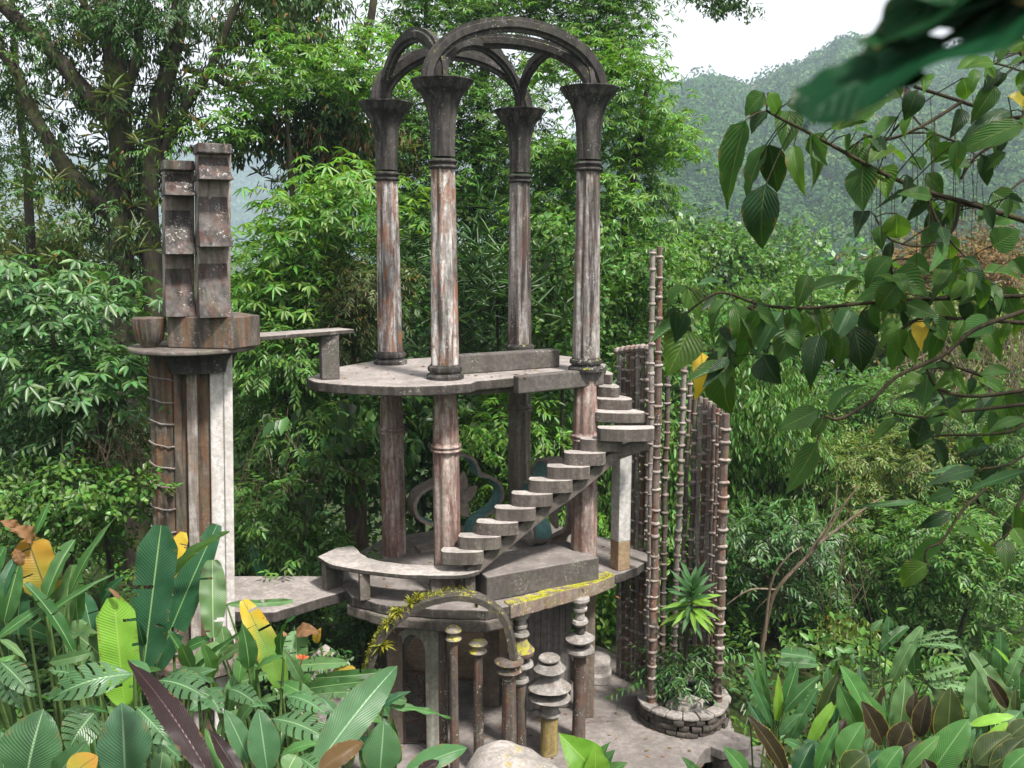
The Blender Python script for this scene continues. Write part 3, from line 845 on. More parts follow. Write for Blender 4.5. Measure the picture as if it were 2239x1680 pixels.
m.build('pier', M['pier'], lb, smooth=0, bevel=.02)

# ------------------------------------------------------------------ mossy arch and slim columns in front
ma = thing('mossy_arch', (-1.02, 12.9, 2.0), 'thin half-round arch overgrown with yellow moss below the platform', 'arch')
pts = []; ups = []; sds = []
pl = [P(x, y, 12.9) for x, y in ((803, 1500), (806, 1458), (820, 1412), (845, 1370), (885, 1336), (930, 1312), (975, 1300), (1010, 1297), (1048, 1304), (1080, 1322), (1105, 1350), (1120, 1390), (1127, 1436))]
pl, _ = smooth_path(pl, [0] * len(pl), 4)
cen = Vector((-1.0, 12.9, 4.0))
for i, p in enumerate(pl):
    pts.append(p); ups.append((p - cen).normalized()); sds.append(Vector((0, 1, 0)))
m = MB(); m.sweep(pts, sds, ups, [(-.11, -.085), (-.11, .0), (-.07, .03), (.07, .03), (.11, .0), (.11, -.085)])
m.build('rib', M['moss_arch'], ma, smooth=35, wob=.012)
q = PZ(806, 1500, 0); lp = P(803, 1500, 12.9)
m = MB(); m.box((lp.x, 12.9, (TZ + lp.z) / 2), (.16, .22, lp.z - TZ))
m.build('springer', M['moss_arch'], ma, smooth=0, bevel=.02)

def slim(px, ptop, d, w, label, moss):
    c = P(px, ptop, d); t = thing('slim_column', (c.x, d, TZ), label, 'column', 'slim columns with ringed heads')
    H = c.z - TZ; r = w / 2 / F * d
    m = MB(); m.lathe([(r * 1.1, 0), (r * 1.03, H * .5), (r * .98, H - .42), (r * 1.0, H - .22)], (c.x, d, TZ), n=28, flute=.1, lobes=8)
    m.build('shaft', M['slim'], t, smooth=50, wob=.006)
    m = MB()
    m.lathe([(r, 0)] + torus_prof(r * 1.15, .0, .06, r * .65) + [(r * 1.05, .075), (r * 1.0, .12)] + torus_prof(r * 1.15, .125, .07, r * .75)[:-1] + [(r * 1.3, .2), (r * .9, .225)], (c.x, d, c.z - .22), n=28)
    m.build('head', M['cap_moss'] if moss else M['slim'], t, smooth=40, wob=.008)
slim(967, 1350, 13.35, 20, 'dark slim column nearest the pale pier, taller of the close pair', False)
slim(991, 1370, 13.1, 21, 'slim column with yellow topped head, beside the dark one', True)
slim(1045, 1398, 13.2, 24, 'short freestanding slim column with bright yellow moss on its head', True)
slim(1113, 1438, 12.9, 36, 'slim column carrying the right foot of the mossy arch', False)

def totem(px, d, parts, shaft, label, py_bottom_z=TZ):
    """parts: (y_top_px, y_bottom_px, half widths in px at top/mid/bottom, material)"""
    c = P(px, 1440, d); t = thing('totem_column', (c.x, d, TZ), label, 'column', 'columns of stacked concrete discs')
    for yt, yb, ws, mt, nm in parts:
        z1 = P(px, yt, d).z; z0 = max(P(px, yb, d).z, TZ + .001)
        n = len(ws)
        prof = [(w / F * d * 1.03, z0 + (z1 - z0) * (1 - i / (n - 1))) for i, w in enumerate(ws)][::-1]
        m = MB(); m.lathe(prof, (c.x, d, 0), n=28, lean=(0, 0))
        m.build(nm, mt, t, smooth=28, bevel=.006, wob=.025)
    return t
T = M['totem']
totem(1202, 13.75, [(1436, 1442, (23, 26, 25), T, 'top_disc'), (1442.2, 1448, (19, 18), M['dark'], 'neck'), (1448.2, 1462, (27, 31, 38), T, 'bowl'), (1462.1, 1469, (38, 30, 19), M['dark'], 'bowl_foot'), (1469.2, 1502, (21, 22, 25, 31, 40, 49), T, 'cone'), (1502.1, 1509, (49, 38, 20), M['dark'], 'cone_foot'), (1509.2, 1518, (14, 13), M['dark'], 'neck'),
                   (1518.2, 1524, (26, 40, 48), T, 'saucer'), (1524.1, 1534, (48, 40, 22), M['low_grey'], 'saucer_foot'), (1534.2, 1553, (19, 20), T, 'upper_shaft'), (1553.2, 1563, (23, 26, 22), T, 'ring'), (1563.2, 1690, (20, 20, 21), M['totem_gold'], 'lower_shaft')],
      None, 'squat column of stacked discs with a golden lichen shaft')
totem(1268, 14.15, [(1306, 1320, (19, 20, 16), T, 'top_disc'), (1321, 1328, (12, 12), T, 'neck'), (1329, 1335, (16, 16), T, 'disc'), (1336, 1352, (11, 11), T, 'neck'), (1353, 1366, (17, 20, 13), T, 'disc'), (1367, 1384, (11, 11), M['dark'], 'neck'),
                   (1385, 1407, (14, 26, 35, 30, 14), T, 'cone'), (1408, 1415, (13, 13), M['dark'], 'neck'), (1416, 1434, (32, 34, 26, 16), T, 'saucer'), (1435, 1690, (15, 15, 16), M['slim'], 'shaft')],
      None, 'tall column of stacked discs below the end of the yellow moss')
totem(1139, 13.75, [(1338, 1352, (20, 21, 17), T, 'top_disc'), (1353, 1362, (13, 13), T, 'neck'), (1363, 1370, (16, 16), T, 'disc'), (1371, 1379, (13, 13), T, 'neck'), (1380, 1393, (17, 20, 14), T, 'disc'), (1394, 1437, (13, 15, 20, 30, 28, 14), M['moss_edge'], 'cone'),
                   (1438, 1446, (13, 13), M['dark'], 'neck'), (1447, 1462, (26, 28, 20), T, 'saucer'), (1463, 1480, (12, 12), T, 'neck'), (1481, 1495, (16, 18, 12), T, 'disc'), (1496, 1690, (12, 13), M['slim'], 'shaft')],
      None, 'column of stacked discs half hidden behind the mossy arch foot')

# iron lattice gate of twisted bars
gt = thing('iron_gate', (-1.57, 14.02, TZ), 'rusty gate of twisted branching iron bars between the two piers', 'gate')
x0, x1, gz = -1.735, -1.39, 3.25
for x in (x0, x1):
    m = MB(); m.box((x, 14.0, TZ + (gz - TZ) / 2 + .01), (.035, .035, gz - TZ - .02)); m.build('frame_post', M['iron'], gt, smooth=0)
for z in (TZ + .06, gz):
    m = MB(); m.box(((x0 + x1) / 2, 14.0, z), (x1 - x0 - .036, .03, .03)); m.build('frame_rail', M['iron'], gt, smooth=0)
rg = random.Random(5)
for i in range(11):
    x = rg.uniform(x0 + .02, x1 - .02); z = TZ + .08 + i * .1; pts = [(x, 14.0, z)]
    for k in range(6):
        x = min(max(x + rg.uniform(-.13, .13), x0 + .02), x1 - .02); z = min(z + rg.uniform(.03, .12), gz - .02); pts.append((x, 14.0 + rg.uniform(-.012, .012), z))
    m = MB(); m.tube(pts, .011, 6, sub=3); m.build('twisted_bar', M['iron'], gt)

# ------------------------------------------------------------------ bamboo-shaped poles
ring_mb = MB(); ring_mb.lathe([(1.0, -.5), (1.35, -.3), (1.5, 0.0), (1.35, .3), (1.0, .5)], n=14, cap=False)
RINGS = {}
def ring_mesh(r):
    k = round(r, 3)
    if k not in RINGS:
        m = MB(); m.lathe([(.94 * r, -.03), (1.2 * r, -.02), (1.4 * r, -.004), (1.36 * r, .008), (1.14 * r, .02), (.94 * r, .03)], n=14, cap=False)
        RINGS[k] = m.mesh('node_ring', M['node'], 60)
    return RINGS[k]
def pole(pxb, pyb, pxt, pyt, w, mat, label, zb=TZ, gap=.29, knob=False):
    b = PZ(pxb, pyb, zb); d = b.y
    tp = P(pxt, pyt, d)
    r = w / 2 / F * d
    t = thing('ringed_pole', b, label, 'pole', 'bamboo shaped concrete poles')
    n = 14; pts = [b.lerp(tp, k / n) + Vector((random.uniform(-.014, .014), random.uniform(-.014, .014), 0)) * (0 < k < n) for k in range(n + 1)]
    m = MB(); m.tube(pts, [r * (1.05 - .12 * k / n) for k in range(n + 1)], 12)
    m.build('stalk', mat, t, smooth=60)
    L = (tp - b).length; s = .12
    me = ring_mesh(max(.02, round(r / .005) * .005))
    dirv = (tp - b).normalized(); q = dirv.to_track_quat('Z', 'Y').to_euler()
    while s < L - .02:
        o = bpy.data.objects.new('node_ring', me); link(o, t)
        o.location = b.lerp(tp, s / L); o.rotation_euler = (q.x + random.uniform(-.12, .12), q.y + random.uniform(-.12, .12), random.uniform(0, 3)); o.scale = (random.uniform(.93, 1.06), random.uniform(.93, 1.06), random.uniform(.7, 1.3))
        s += gap * random.uniform(.6, 1.3)
    if knob:
        rk = max(r, .05); m = MB(); m.lathe([(rk * .6, -.02), (rk * 1.4, .01), (rk * 1.7, .05), (rk * 1.4, .09), (rk * .5, .12)], tp, n=12); m.build('knob', M['node'], t)
D_, RU, G_ = M['bamboo_dark'], M['bamboo_rust'], M['bamboo_grey']
POLES = [  # foot px, head px, width px, material, foot height, knob, label
 (1352, 1476, 1352, 774, 9.5, G_, TZ, 1, 'thin grey knobbed pole at the far left end of the pole screen'),
 (1362, 1482, 1363, 772, 9.5, D_, TZ, 1, 'thin dark knobbed pole, second from the left end of the screen'),
 (1372, 1488, 1374, 770, 10, RU, TZ, 1, 'thin rusty knobbed pole, third from the left end of the screen'),
 (1382, 1493, 1385, 769, 10, D_, TZ, 1, 'thin dark knobbed pole, fourth from the left end of the screen'),
 (1392, 1497, 1395, 768, 10, G_, TZ, 1, 'thin grey knobbed pole, fifth from the left end of the screen'),
 (1402, 1502, 1406, 767, 11, RU, TZ, 1, 'rusty knobbed pole, sixth from the left end of the screen'),
 (1413, 1508, 1418, 768, 12, D_, TZ, 1, 'dark knobbed pole just left of the two tallest poles'),
 (1418, 1520, 1427, 545, 12, G_, 2.2, 0, 'grey one of the two tallest poles rising above the screen'),
 (1433, 1475, 1442, 540, 13, RU, 2.3, 0, 'rust brown one of the two tallest poles rising above the screen'),
 (1424, 1536, 1440, 790, 17, RU, 2.36, 0, 'thick rusty front pole standing on the left rim of the stone planter'),
 (1447, 1452, 1460, 820, 12, D_, 2.36, 0, 'dark pole just right of the thick rusty front pole'),
 (1472, 1457, 1497, 790, 12, G_, 2.36, 0, 'greyish pole in the back of the planter ring with a clear gap beside it'),
 (1487, 1450, 1509, 830, 10, D_, 2.36, 0, 'thin dark pole behind the greyish one at the back of the ring'),
 (1503, 1452, 1521, 865, 12, D_, 2.36, 0, 'dark pole directly behind the variegated planter plant'),
 (1518, 1454, 1532, 868, 10, G_, 2.36, 0, 'thin grey pole between the dark and the rusty back poles'),
 (1531, 1460, 1543, 872, 12, RU, 2.36, 0, 'rusty pole at the back right of the planter ring'),
 (1541, 1466, 1553, 878, 11, G_, 2.36, 0, 'thin grey pole right of the rusty back pole'),
 (1549, 1472, 1562, 884, 12, D_, 2.36, 0, 'dark ringed pole, fourth from the right end of the screen'),
 (1556, 1482, 1571, 894, 12, RU, 2.36, 0, 'rusty ringed pole, third from the right end of the screen'),
 (1562, 1500, 1579, 900, 12, D_, 2.36, 0, 'closely ringed dark pole next to the rightmost pole'),
 (1570, 1534, 1587, 905, 19, RU, 2.36, 0, 'rightmost thick rusty pole standing on the planter rim')]
for xb, yb, xt, yt, w, mt, zb, kn, lab in POLES:
    pole(xb, yb, xt, yt, w, mt, lab, zb=zb, gap=.2 if 'closely' in lab else random.uniform(.24, .33), knob=bool(kn))

# ------------------------------------------------------------------ round stone planter
PC = Vector((2.93, 14.95, TZ)); PR = 0.77
pl_ = thing('stone_planter', PC, 'low round planter of dark fieldstones at the foot of the ringed poles', 'planter')
rs = random.Random(3)
for row in range(3):
    n = 26; off = rs.random()
    z0 = TZ + .002 + row * .1
    for k in range(n):
        a0 = 2 * math.pi * (k + off + rs.uniform(-.12, .12)) / n; a1 = a0 + 2 * math.pi / n * rs.uniform(.8, 1.15)
        h = rs.uniform(.085, .097); ro = PR + rs.uniform(-.03, .03)
        m = MB(); vs = []
        for z, k2 in ((z0, .985), (z0 + h * .2, 1.0), (z0 + h * .8, 1.0), (z0 + h, .985)):
            for a, r in ((a0, PR - .17), (a0 + (z != z0) * 0, ro * k2), ((a0 + a1) / 2, ro * k2 + .012), (a1 - .012, ro * k2), (a1 - .012, PR - .17)):
                vs.append((PC.x + r * math.cos(a), PC.y + r * math.sin(a), z))
        fs = [(4, 3, 2, 1, 0), (15, 16, 17, 18, 19)]
        for j in range(3):
            for i in range(5): fs.append((j * 5 + i, j * 5 + (i + 1) % 5, j * 5 + 5 + (i + 1) % 5, j * 5 + 5 + i))
        m.add(vs, fs); m.build('stone', M['stone'], pl_, smooth=40, wob=.012)
n = 17
for k in range(n):
    a0 = 2 * math.pi * k / n + .1; a1 = a0 + 2 * math.pi / n * .96
    m = MB(); ro = PR + rs.uniform(.0, .05); out = [(PC.x + r * math.cos(a), PC.y + r * math.sin(a)) for r, a in ((PR - .21, a0), (ro, a0), (ro + .015, (a0 + a1) / 2), (ro, a1), (PR - .2, a1))]
    m.prism(out, TZ + .302, TZ + .302 + rs.uniform(.05, .075)); m.build('coping_stone', M['coping'], pl_, smooth=0, bevel=.02, wob=.012)
m = MB(); m.lathe([(PR - .19, 0), (PR - .19, .25)], PC + Vector((0, 0, .003)), n=24); m.build('soil', M['stone'], pl_, smooth=0)
def rock(name, c, r, sc, label, mat, seed=0, lvl=4, amp=.25, cat='boulder'):
    bm = bmesh.new(); bmesh.ops.create_icosphere(bm, subdivisions=lvl, radius=1)
    for v in bm.verts:
        q = v.co.copy(); d = noise.noise(q * 1.3 + Vector((seed, 0, 0))) * amp + noise.noise(q * 4 + Vector((seed, 3, 0))) * amp * .25
        v.co = Vector((q.x * sc[0], q.y * sc[1], q.z * sc[2])) * (1 + d) * r
    me = bpy.data.meshes.new(name); bm.to_mesh(me); bm.free(); me.materials.append(mat)
    me.polygons.foreach_set('use_smooth', [True] * len(me.polygons))
    o = bpy.data.objects.new(name, me); link(o); o.location = c; return tag(o, label, cat)
rock('boulder', (PC.x - .02, PC.y - .3, TZ + .36), .32, (1.0, .7, .45), 'flat topped speckled grey stone lying in the round planter', M['boulder'], 4)
rock('boulder', (-.02, 11.75, 2.35), .86, (1.0, .9, 1.0), 'big pale granite boulder at the bottom edge of the photo', M['boulder'], 9, 5, .16)
rock('boulder', P(705, 1432, 14.0) + Vector((0, 0, -.75)), .9, (.5, .4, 1.0), 'small grey stone among the leaves below the low walkway', M['boulder'], 14, 3)
m = MB(); m.lathe([(.62, 3.9), (.66, 3.95), (.66, 4.06), (.62, 4.1)], (TX - LEAN * 4.6 + .1, TY - .05, 0), n=24); m.build('foot_ledge', M['block_rust'], tw, bevel=.015, wob=.02)

# stepping slabs going down at the right
for i, (x, y, z, r, lab) in enumerate(((3.5, 14.12, 2.006, .44, 'hexagonal stepping slab at the edge of the terrace, highest of three'), (3.98, 13.9, 1.86, .42, 'middle hexagonal stepping slab partly covered by a dark leaf'), (4.3, 13.6, 1.72, .44, 'lowest hexagonal stepping slab beside the broad leaves'))):
    m = MB(); m.prism(jag([(x + r * math.cos(R(60 * k + 12)), y + r * .8 * math.sin(R(60 * k + 12))) for k in range(6)], .2, .008, i), z - .16, z + .004)
    o = m.build('stepping_slab', M['floor'], smooth=0, bevel=.015); tag(o, lab, 'slab', 'hexagonal stepping slabs')
    m = MB(); m.lathe([(r * .6, -1.0), (r * .7, -.161)], (x, y, z), n=10); m.build('footing', M['stone'], o)
# two low steps behind the tall disc column
for i, (px, py, z, lab) in enumerate(((1318, 1470, 2.17, 'lower of two small steps behind the tall disc column'), (1316, 1445, 2.34, 'upper of two small steps behind the tall disc column'))):
    q = PZ(px, py, z)
    m = MB(); m.prism(spline2([(q.x - .5, q.y - .12), (q.x, q.y - .2), (q.x + .16, q.y), (q.x + .1, q.y + .4), (q.x - .5, q.y + .4)], 4), TZ + .001, z)
    o = m.build('garden_step', M['step'], smooth=30, bevel=.015); tag(o, lab, 'step', 'small steps below the platform')

# ------------------------------------------------------------------ leaves in masses (numpy)
def unit(a): return a / np.maximum(np.linalg.norm(a, axis=-1, keepdims=True), 1e-9)
UPV = np.array([0, 0, 1.0])
def leaf_object(name, parts, mat, parent, kind=None, simple=False):
    """parts: list of (pos, dir, nrm, L, W) arrays -> one mesh of folded six-point leaves"""
    pos = np.concatenate([p[0] for p in parts]); dr = unit(np.concatenate([p[1] for p in parts]))
    nr = np.concatenate([p[2] for p in parts]); L = np.concatenate([p[3] for p in parts])[:, None]; W = np.concatenate([p[4] for p in parts])[:, None]
    sd = unit(np.cross(nr, dr)); nr = unit(np.cross(dr, sd))
    n = len(pos)
    nvt, loop = (4, [0, 1, 2, 3]) if simple else (6, [0, 1, 2, 3, 0, 3, 4, 5])
    V = np.empty((n, nvt, 3), np.float32)
    f = .10
    if simple:                            # far foliage: one face each
        V[:, 0] = pos; V[:, 1] = pos + dr * .5 * L + sd * W * .5; V[:, 2] = pos + dr * L - nr * L * .1; V[:, 3] = pos + dr * .5 * L - sd * W * .5
    else:
        V[:, 0] = pos
        V[:, 1] = pos + dr * .28 * L + sd * W * .46 + nr * W * f
        V[:, 2] = pos + dr * .66 * L + sd * W * .38 + nr * (W * f - L * .05)
        V[:, 3] = pos + dr * L - nr * L * .16
        V[:, 4] = pos + dr * .66 * L - sd * W * .38 + nr * (W * f - L * .05)
        V[:, 5] = pos + dr * .28 * L - sd * W * .46 + nr * W * f
    c = V.reshape(-1, 3).mean(0); c[2] = V[..., 2].min()
    me = bpy.data.meshes.new(name)
    me.vertices.add(n * nvt); me.vertices.foreach_set('co', (V - c).astype(np.float32).ravel())
    idx = (np.arange(n)[:, None] * nvt + np.array(loop)[None]).astype(np.int32)
    nf = len(loop) // 4
    me.loops.add(n * 4 * nf); me.loops.foreach_set('vertex_index', idx.ravel())
    me.polygons.add(n * nf); me.polygons.foreach_set('loop_start', np.arange(0, n * 4 * nf, 4, dtype=np.int32))
    me.polygons.foreach_set('loop_total', np.full(n * nf, 4, np.int32))
    me.materials.append(mat)
    me.update(calc_edges=True)
    o = bpy.data.objects.new(name, me); link(o, parent); o.location = Vector(c.tolist())
    if kind: o['kind'] = kind
    return o
def rvec(n): return unit(RNG.normal(size=(n, 3)))
def sprays(tw, out, style, L, W):
    """tw: twig points (N,3); out: outward directions (N,3)"""
    n = len(tw); res = []
    if style == 'palm':                               # finger-like leaves in whorls
        k = 7
        nr = unit(UPV * 1.1 + out * .55 + rvec(n) * .45)
        t1 = unit(np.cross(nr, rvec(n))); t2 = np.cross(nr, t1)
        for i in range(k):
            a = 2 * math.pi * i / k + RNG.normal(size=(n, 1)) * .18
            d = t1 * np.cos(a) + t2 * np.sin(a) - UPV * RNG.uniform(.1, .55, (n, 1))
            l = L * RNG.uniform(.7, 1.2, n)
            res.append((tw + d * .012, d, nr, l, W * RNG.uniform(.75, 1.2, n)))
    elif style == 'pin':                              # leaves along a drooping twig
        d0 = unit(out * 1.0 + rvec(n) * .7 - UPV * .25); nr = unit(UPV + out * .4 + rvec(n) * .35)
        s0 = unit(np.cross(nr, d0))
        for i in range(7):
            sgn = 1 if i % 2 else -1
            d = d0 * .6 + s0 * sgn * .8 - UPV * RNG.uniform(.0, .45, (n, 1)) + rvec(n) * .15
            if i == 6: d = d0 - UPV * .3
            res.append((tw + d0 * (i * .32 * L), d, nr + rvec(n) * .2, L * RNG.uniform(.75, 1.15, n), W * RNG.uniform(.8, 1.15, n)))
    elif style == 'hang':
        for i in range(5):
            d = -UPV * 1.0 + out * .35 + rvec(n) * .55; nr = unit(out + rvec(n) * .6 + UPV * .3)
            res.append((tw + rvec(n) * L * .5, d, nr, L * RNG.uniform(.7, 1.2, n), W * RNG.uniform(.8, 1.2, n)))
    elif style == 'grass':                            # long arching straps
        for i in range(9):
            d = unit(rvec(n) * np.array([1, 1, .25]) + UPV * RNG.uniform(-.2, 1.0, (n, 1)) + out * .3)
            res.append((tw, d, unit(UPV + out * .5 + rvec(n) * .3), L * RNG.uniform(.7, 1.3, n), W * RNG.uniform(.8, 1.2, n)))
    else:                                             # 'broad'
        for i in range(4):
            d = unit(out * .6 + rvec(n) * .8 - UPV * .35); nr = unit(UPV * .9 + out * .6 + rvec(n) * .4)
            res.append((tw + rvec(n) * L * .6, d, nr, L * RNG.uniform(.7, 1.25, n), W * RNG.uniform(.8, 1.2, n)))
    return res
NPER = {'palm': 7, 'pin': 7, 'hang': 5, 'grass': 9, 'broad': 4}
TOTAL = [0]
def blob_leaves(blobs, style, L, W, dens=3.0, clump=1.0):
    """blobs: world (centre, (rx, ry, rz)); leaves sit in clumps so that gaps stay open"""
    parts = []
    for c, r in blobs:
        area = math.pi * r[0] * r[2]
        n = max(3, int(dens * area / (L * W * .55) / NPER[style]))
        nc = max(3, int(n / 9 / clump))
        # clump centres, mostly in the outer half
        q = rvec(nc) * (RNG.uniform(.12, 1, (nc, 1)) ** .45)
        q[:, 1] -= .15
        rad = np.array(r); cr = (L * 1.5 + .10 * min(r)) * clump
        which = RNG.integers(0, nc, n)
        loc = RNG.normal(size=(n, 3)) * np.array([cr, cr, cr * .42])
        p = np.array(c) + q[which] * rad + loc
        out = unit((p - np.array(c)) / rad + 1e-6)
        s = sprays(p, out, style, L, W)
        TOTAL[0] += sum(len(a[0]) for a in s)
        parts += s
    return parts
def pxblobs(lst, d, flat=.8):
    """(px, py, rx_px, ry_px[, extra depth]) -> world ellipsoids"""
    out = []
    for b in lst:
        dd = d + (b[4] if len(b) > 4 else 0)
        c = P(b[0], b[1], dd); k = dd / F
        out.append((tuple(c), (b[2] * k, min(b[2], b[3]) * k * flat + .15, b[3] * k)))
    return out
def scatter(x0, x1, y0, y1, n, r0, r1, seed, dd=1.5, keep=None):
    rnd = random.Random(seed); out = []
    while len(out) < n:
        x = rnd.uniform(x0, x1); y = rnd.uniform(y0, y1)
        if keep and not keep(x, y): continue
        r = rnd.uniform(r0, r1); out.append((x, y, r, r * rnd.uniform(.6, .95), rnd.uniform(-dd, dd)))
    return out

LM = {
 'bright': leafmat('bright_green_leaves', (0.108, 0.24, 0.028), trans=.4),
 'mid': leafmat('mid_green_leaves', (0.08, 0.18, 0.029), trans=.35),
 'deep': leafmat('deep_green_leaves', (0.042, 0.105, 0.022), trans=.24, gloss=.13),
 'blue': leafmat('bluish_green_leaves', (0.066, 0.155, 0.042), trans=.3, gloss=.14),
 'olive': leafmat('olive_leaves', (0.085, 0.12, 0.03), trans=.35, brown=.06),
 'yellow': leafmat('yellow_green_leaves', (0.14, 0.2, 0.04), trans=.4, brown=.04),
 'dark': leafmat('dark_epiphyte_leaves', (0.04, 0.085, 0.02), trans=.3, gloss=.05, brown=.05),
 'brown': leafmat('dry_vine_tangle', (0.14, 0.095, 0.05), trans=.2, gloss=.03, hue=.02, brown=.2),
 'hill': leafmat('hill_canopy_leaves', (0.06, 0.125, 0.035), trans=.2, gloss=.02, var=.3, brown=.01, nscale=.05),
}
def hillmat():
    t = NT('hill_canopy_leaves')
    n1 = t.noise(t.pos(), .085, 3, .55); n2 = t.noise(t.pos((1, 1, 1)), .021, 3, .6)
    c = t.ramp(n1, [(0.30, (0.018, 0.05, 0.016)), (0.45, (0.045, 0.10, 0.028)), (0.58, (0.075, 0.155, 0.04)), (0.68, (0.12, 0.15, 0.05)), (0.75, (0.19, 0.13, 0.085))])
    c = t.mix(t.mask(n2, .4, .65), c, (0.035, 0.085, 0.03))
    rnd = t.n('NewGeometry').outputs['Random Per Island']
    h = t.n('HueSaturation'); t.l(c, h.inputs['Color']); t.l(t.math('ADD', .6, t.math('MULTIPLY', rnd, .8)), h.inputs['Value'])
    return leaf_shader(t, h.outputs['Color'], .15, .01, .6)
LM['hill'] = hillmat()
BARK = {'dark': barkmat('dark_mossy_bark', (0.05, 0.04, 0.032), .45), 'brown': barkmat('brown_bark', (0.12, 0.085, 0.06), .25), 'pale': barkmat('pale_bark', (0.2, 0.15, 0.11), .15, (0.1, 0.09, 0.04)),
        'red': barkmat('reddish_bark', (0.16, 0.07, 0.045), .1)}

def tree(name, label, cat, d, base, limbs, blobs, style, mat, L, W, dens=3.0, bark='dark', flat=.8, group=None, clump=1.0, extra=None):
    """base: (px, py or None -> on the ground); limbs: list of ([(px,py[,dd])...], r0_px, r1_px)"""
    rt = P(base[0], 900, d); gz = float(ground_z(rt.x, rt.y))
    t = thing(name, (rt.x, rt.y, gz), label, cat, group)
    root = Vector((rt.x, rt.y, gz - .2))
    k = d / F
    m = MB(); lm = []
    for j, (pts, r0, r1) in enumerate(limbs):
        w = [P(q[0], q[1], d + (q[2] if len(q) > 2 else 0)) for q in pts]
        if j == 0: w = [root] + w
        n = len(w)
        mm = m if j == 0 else MB()
        mm.tube(w, [(r0 + (r1 - r0) * i / (n - 1)) * k for i in range(n)], 9, sub=4)
        if j: lm.append(mm)
    if limbs:
        m.build('trunk', BARK[bark], t, smooth=70, wob=.05)
        for mm in lm: mm.build('limb', BARK[bark], t, smooth=70, wob=.03)
    else:
        m = MB(); top = Vector(pxblobs(blobs[:1], d)[0][0])
        m.tube([root, root.lerp(top, .5) + Vector((.05, 0, 0)), top], [.07, .05, .02], 7, sub=3); m.build('stem', BARK[bark], t, smooth=70)
    leaf_object('crown', blob_leaves(pxblobs(blobs, d, flat), style, L, W, dens, clump), mat, t, 'stuff', d >= 24)
    for e in extra or []:
        leaf_object(e[0], blob_leaves(pxblobs(e[1], d, flat), e[2], e[4], e[5], e[6]), e[3], t, 'stuff')
    return t

# --- the big dark tree full of epiphytes, left
S_ = scatter
lead = [([(285, 1000), (272, 800), (268, 590), (260, 420), (266, 250), (238, 70), (215, -80)], 30, 20),
        ([(350, 900), (336, 620), (324, 430), (345, 250), (385, 80), (405, -80)], 24, 17),
        ([(268, 300), (190, 205), (95, 95), (-20, -10)], 20, 13), ([(262, 470), (190, 420), (118, 330), (62, 225), (30, 150), (-40, 60)], 22, 8),
        ([(330, 400), (395, 250), (455, 160), (505, 40), (560, -80)], 12, 5), ([(240, 90), (150, -40)], 10, 6), ([(262, 250), (300, 120), (310, -60)], 12, 8)]
along = []
rnd = random.Random(21)
for pts, r0, r1 in lead:
    for a, b in zip(pts[:-1], pts[1:]):
        L_ = math.hypot(b[0] - a[0], b[1] - a[1])
        for _ in range(int(L_ / 26)):
            t_ = rnd.random(); x = a[0] + (b[0] - a[0]) * t_; y = a[1] + (b[1] - a[1]) * t_
            if y < 640: along.append((x + rnd.uniform(-34, 34), y + rnd.uniform(-20, 30), rnd.uniform(20, 42), rnd.uniform(24, 52), rnd.uniform(-.3, 1.4)))
tree('epiphyte_tree', 'huge dark tree hung with epiphytes behind the stepped tower fins', 'tree', 21, (285, None), lead, along, 'hang', LM['dark'], .15, .045, 1.35, 'dark', flat=1.0,
     extra=[('outer_foliage', S_(-40, 140, -30, 330, 11, 30, 60, 5) + S_(120, 330, -40, 100, 8, 30, 60, 6) + S_(300, 560, -60, 60, 9, 30, 60, 7) + S_(-30, 110, 330, 500, 5, 30, 50, 8) + S_(130, 330, 380, 640, 8, 35, 55, 81), 'pin', LM['deep'], .13, .048, 1.2),
            ('bromeliads', S_(180, 420, 120, 640, 26, 18, 34, 9, .9), 'grass', LM['olive'], .42, .05, 1.0),
            ('sunlit_sprays', S_(-20, 420, 80, 420, 12, 22, 42, 10), 'pin', LM['mid'], .13, .048, 1.2)])
tree('fine_leaved_tree', 'thin tree with feathery leaves at the top left corner', 'tree', 24, (60, None), [([(75, 700), (60, 400), (40, 200), (20, -60)], 12, 6)],
     S_(-40, 120, 90, 430, 13, 30, 60, 12), 'pin', LM['mid'], .13, .04, 1.4, 'dark')
# --- mossy leaning tree, middle left
tree('mossy_tree', 'leaning mossy tree arching over the gap between tower and columns', 'tree', 23, (770, None),
     [([(775, 900), (735, 560), (700, 440), (650, 340), (606, 288), (545, 286), (488, 322)], 24, 9), ([(706, 450), (770, 340), (745, 215), (668, 110), (600, 10), (580, -80)], 24, 14),
      ([(606, 290), (570, 230), (470, 170), (400, 150)], 12, 6), ([(760, 330), (820, 380), (860, 440)], 14, 8), ([(745, 215), (800, 90), (830, -90)], 12, 6), ([(668, 110), (650, 20), (655, -80)], 13, 9)],
     S_(480, 800, 240, 330, 20, 22, 42, 13, .8) + S_(680, 830, 200, 460, 22, 30, 52, 14, 1) + S_(520, 720, -60, 90, 18, 30, 60, 15, 1), 'hang', LM['dark'], .19, .06, 2.4, 'dark',
     extra=[('hanging_moss', S_(660, 830, 230, 430, 14, 20, 40, 16, 1), 'hang', LM['brown'], .3, .03, 1.5), ('bromeliads', S_(540, 840, 40, 420, 20, 18, 32, 17, 1), 'grass', LM['olive'], .45, .05, 1.2)])
tree('whorl_leaved_tree', 'bright green tree with whorled leaves left of the column tops', 'tree', 21.5, (640, None), [([(650, 900), (655, 640), (640, 420), (625, 250), (640, 140)], 10, 5)],
     S_(545, 740, 95, 245, 17, 38, 62, 18) + S_(700, 840, 60, 200, 9, 40, 60, 19) + S_(420, 560, 200, 300, 7, 30, 45, 20), 'palm', LM['bright'], .19, .05, 1.9, 'dark')
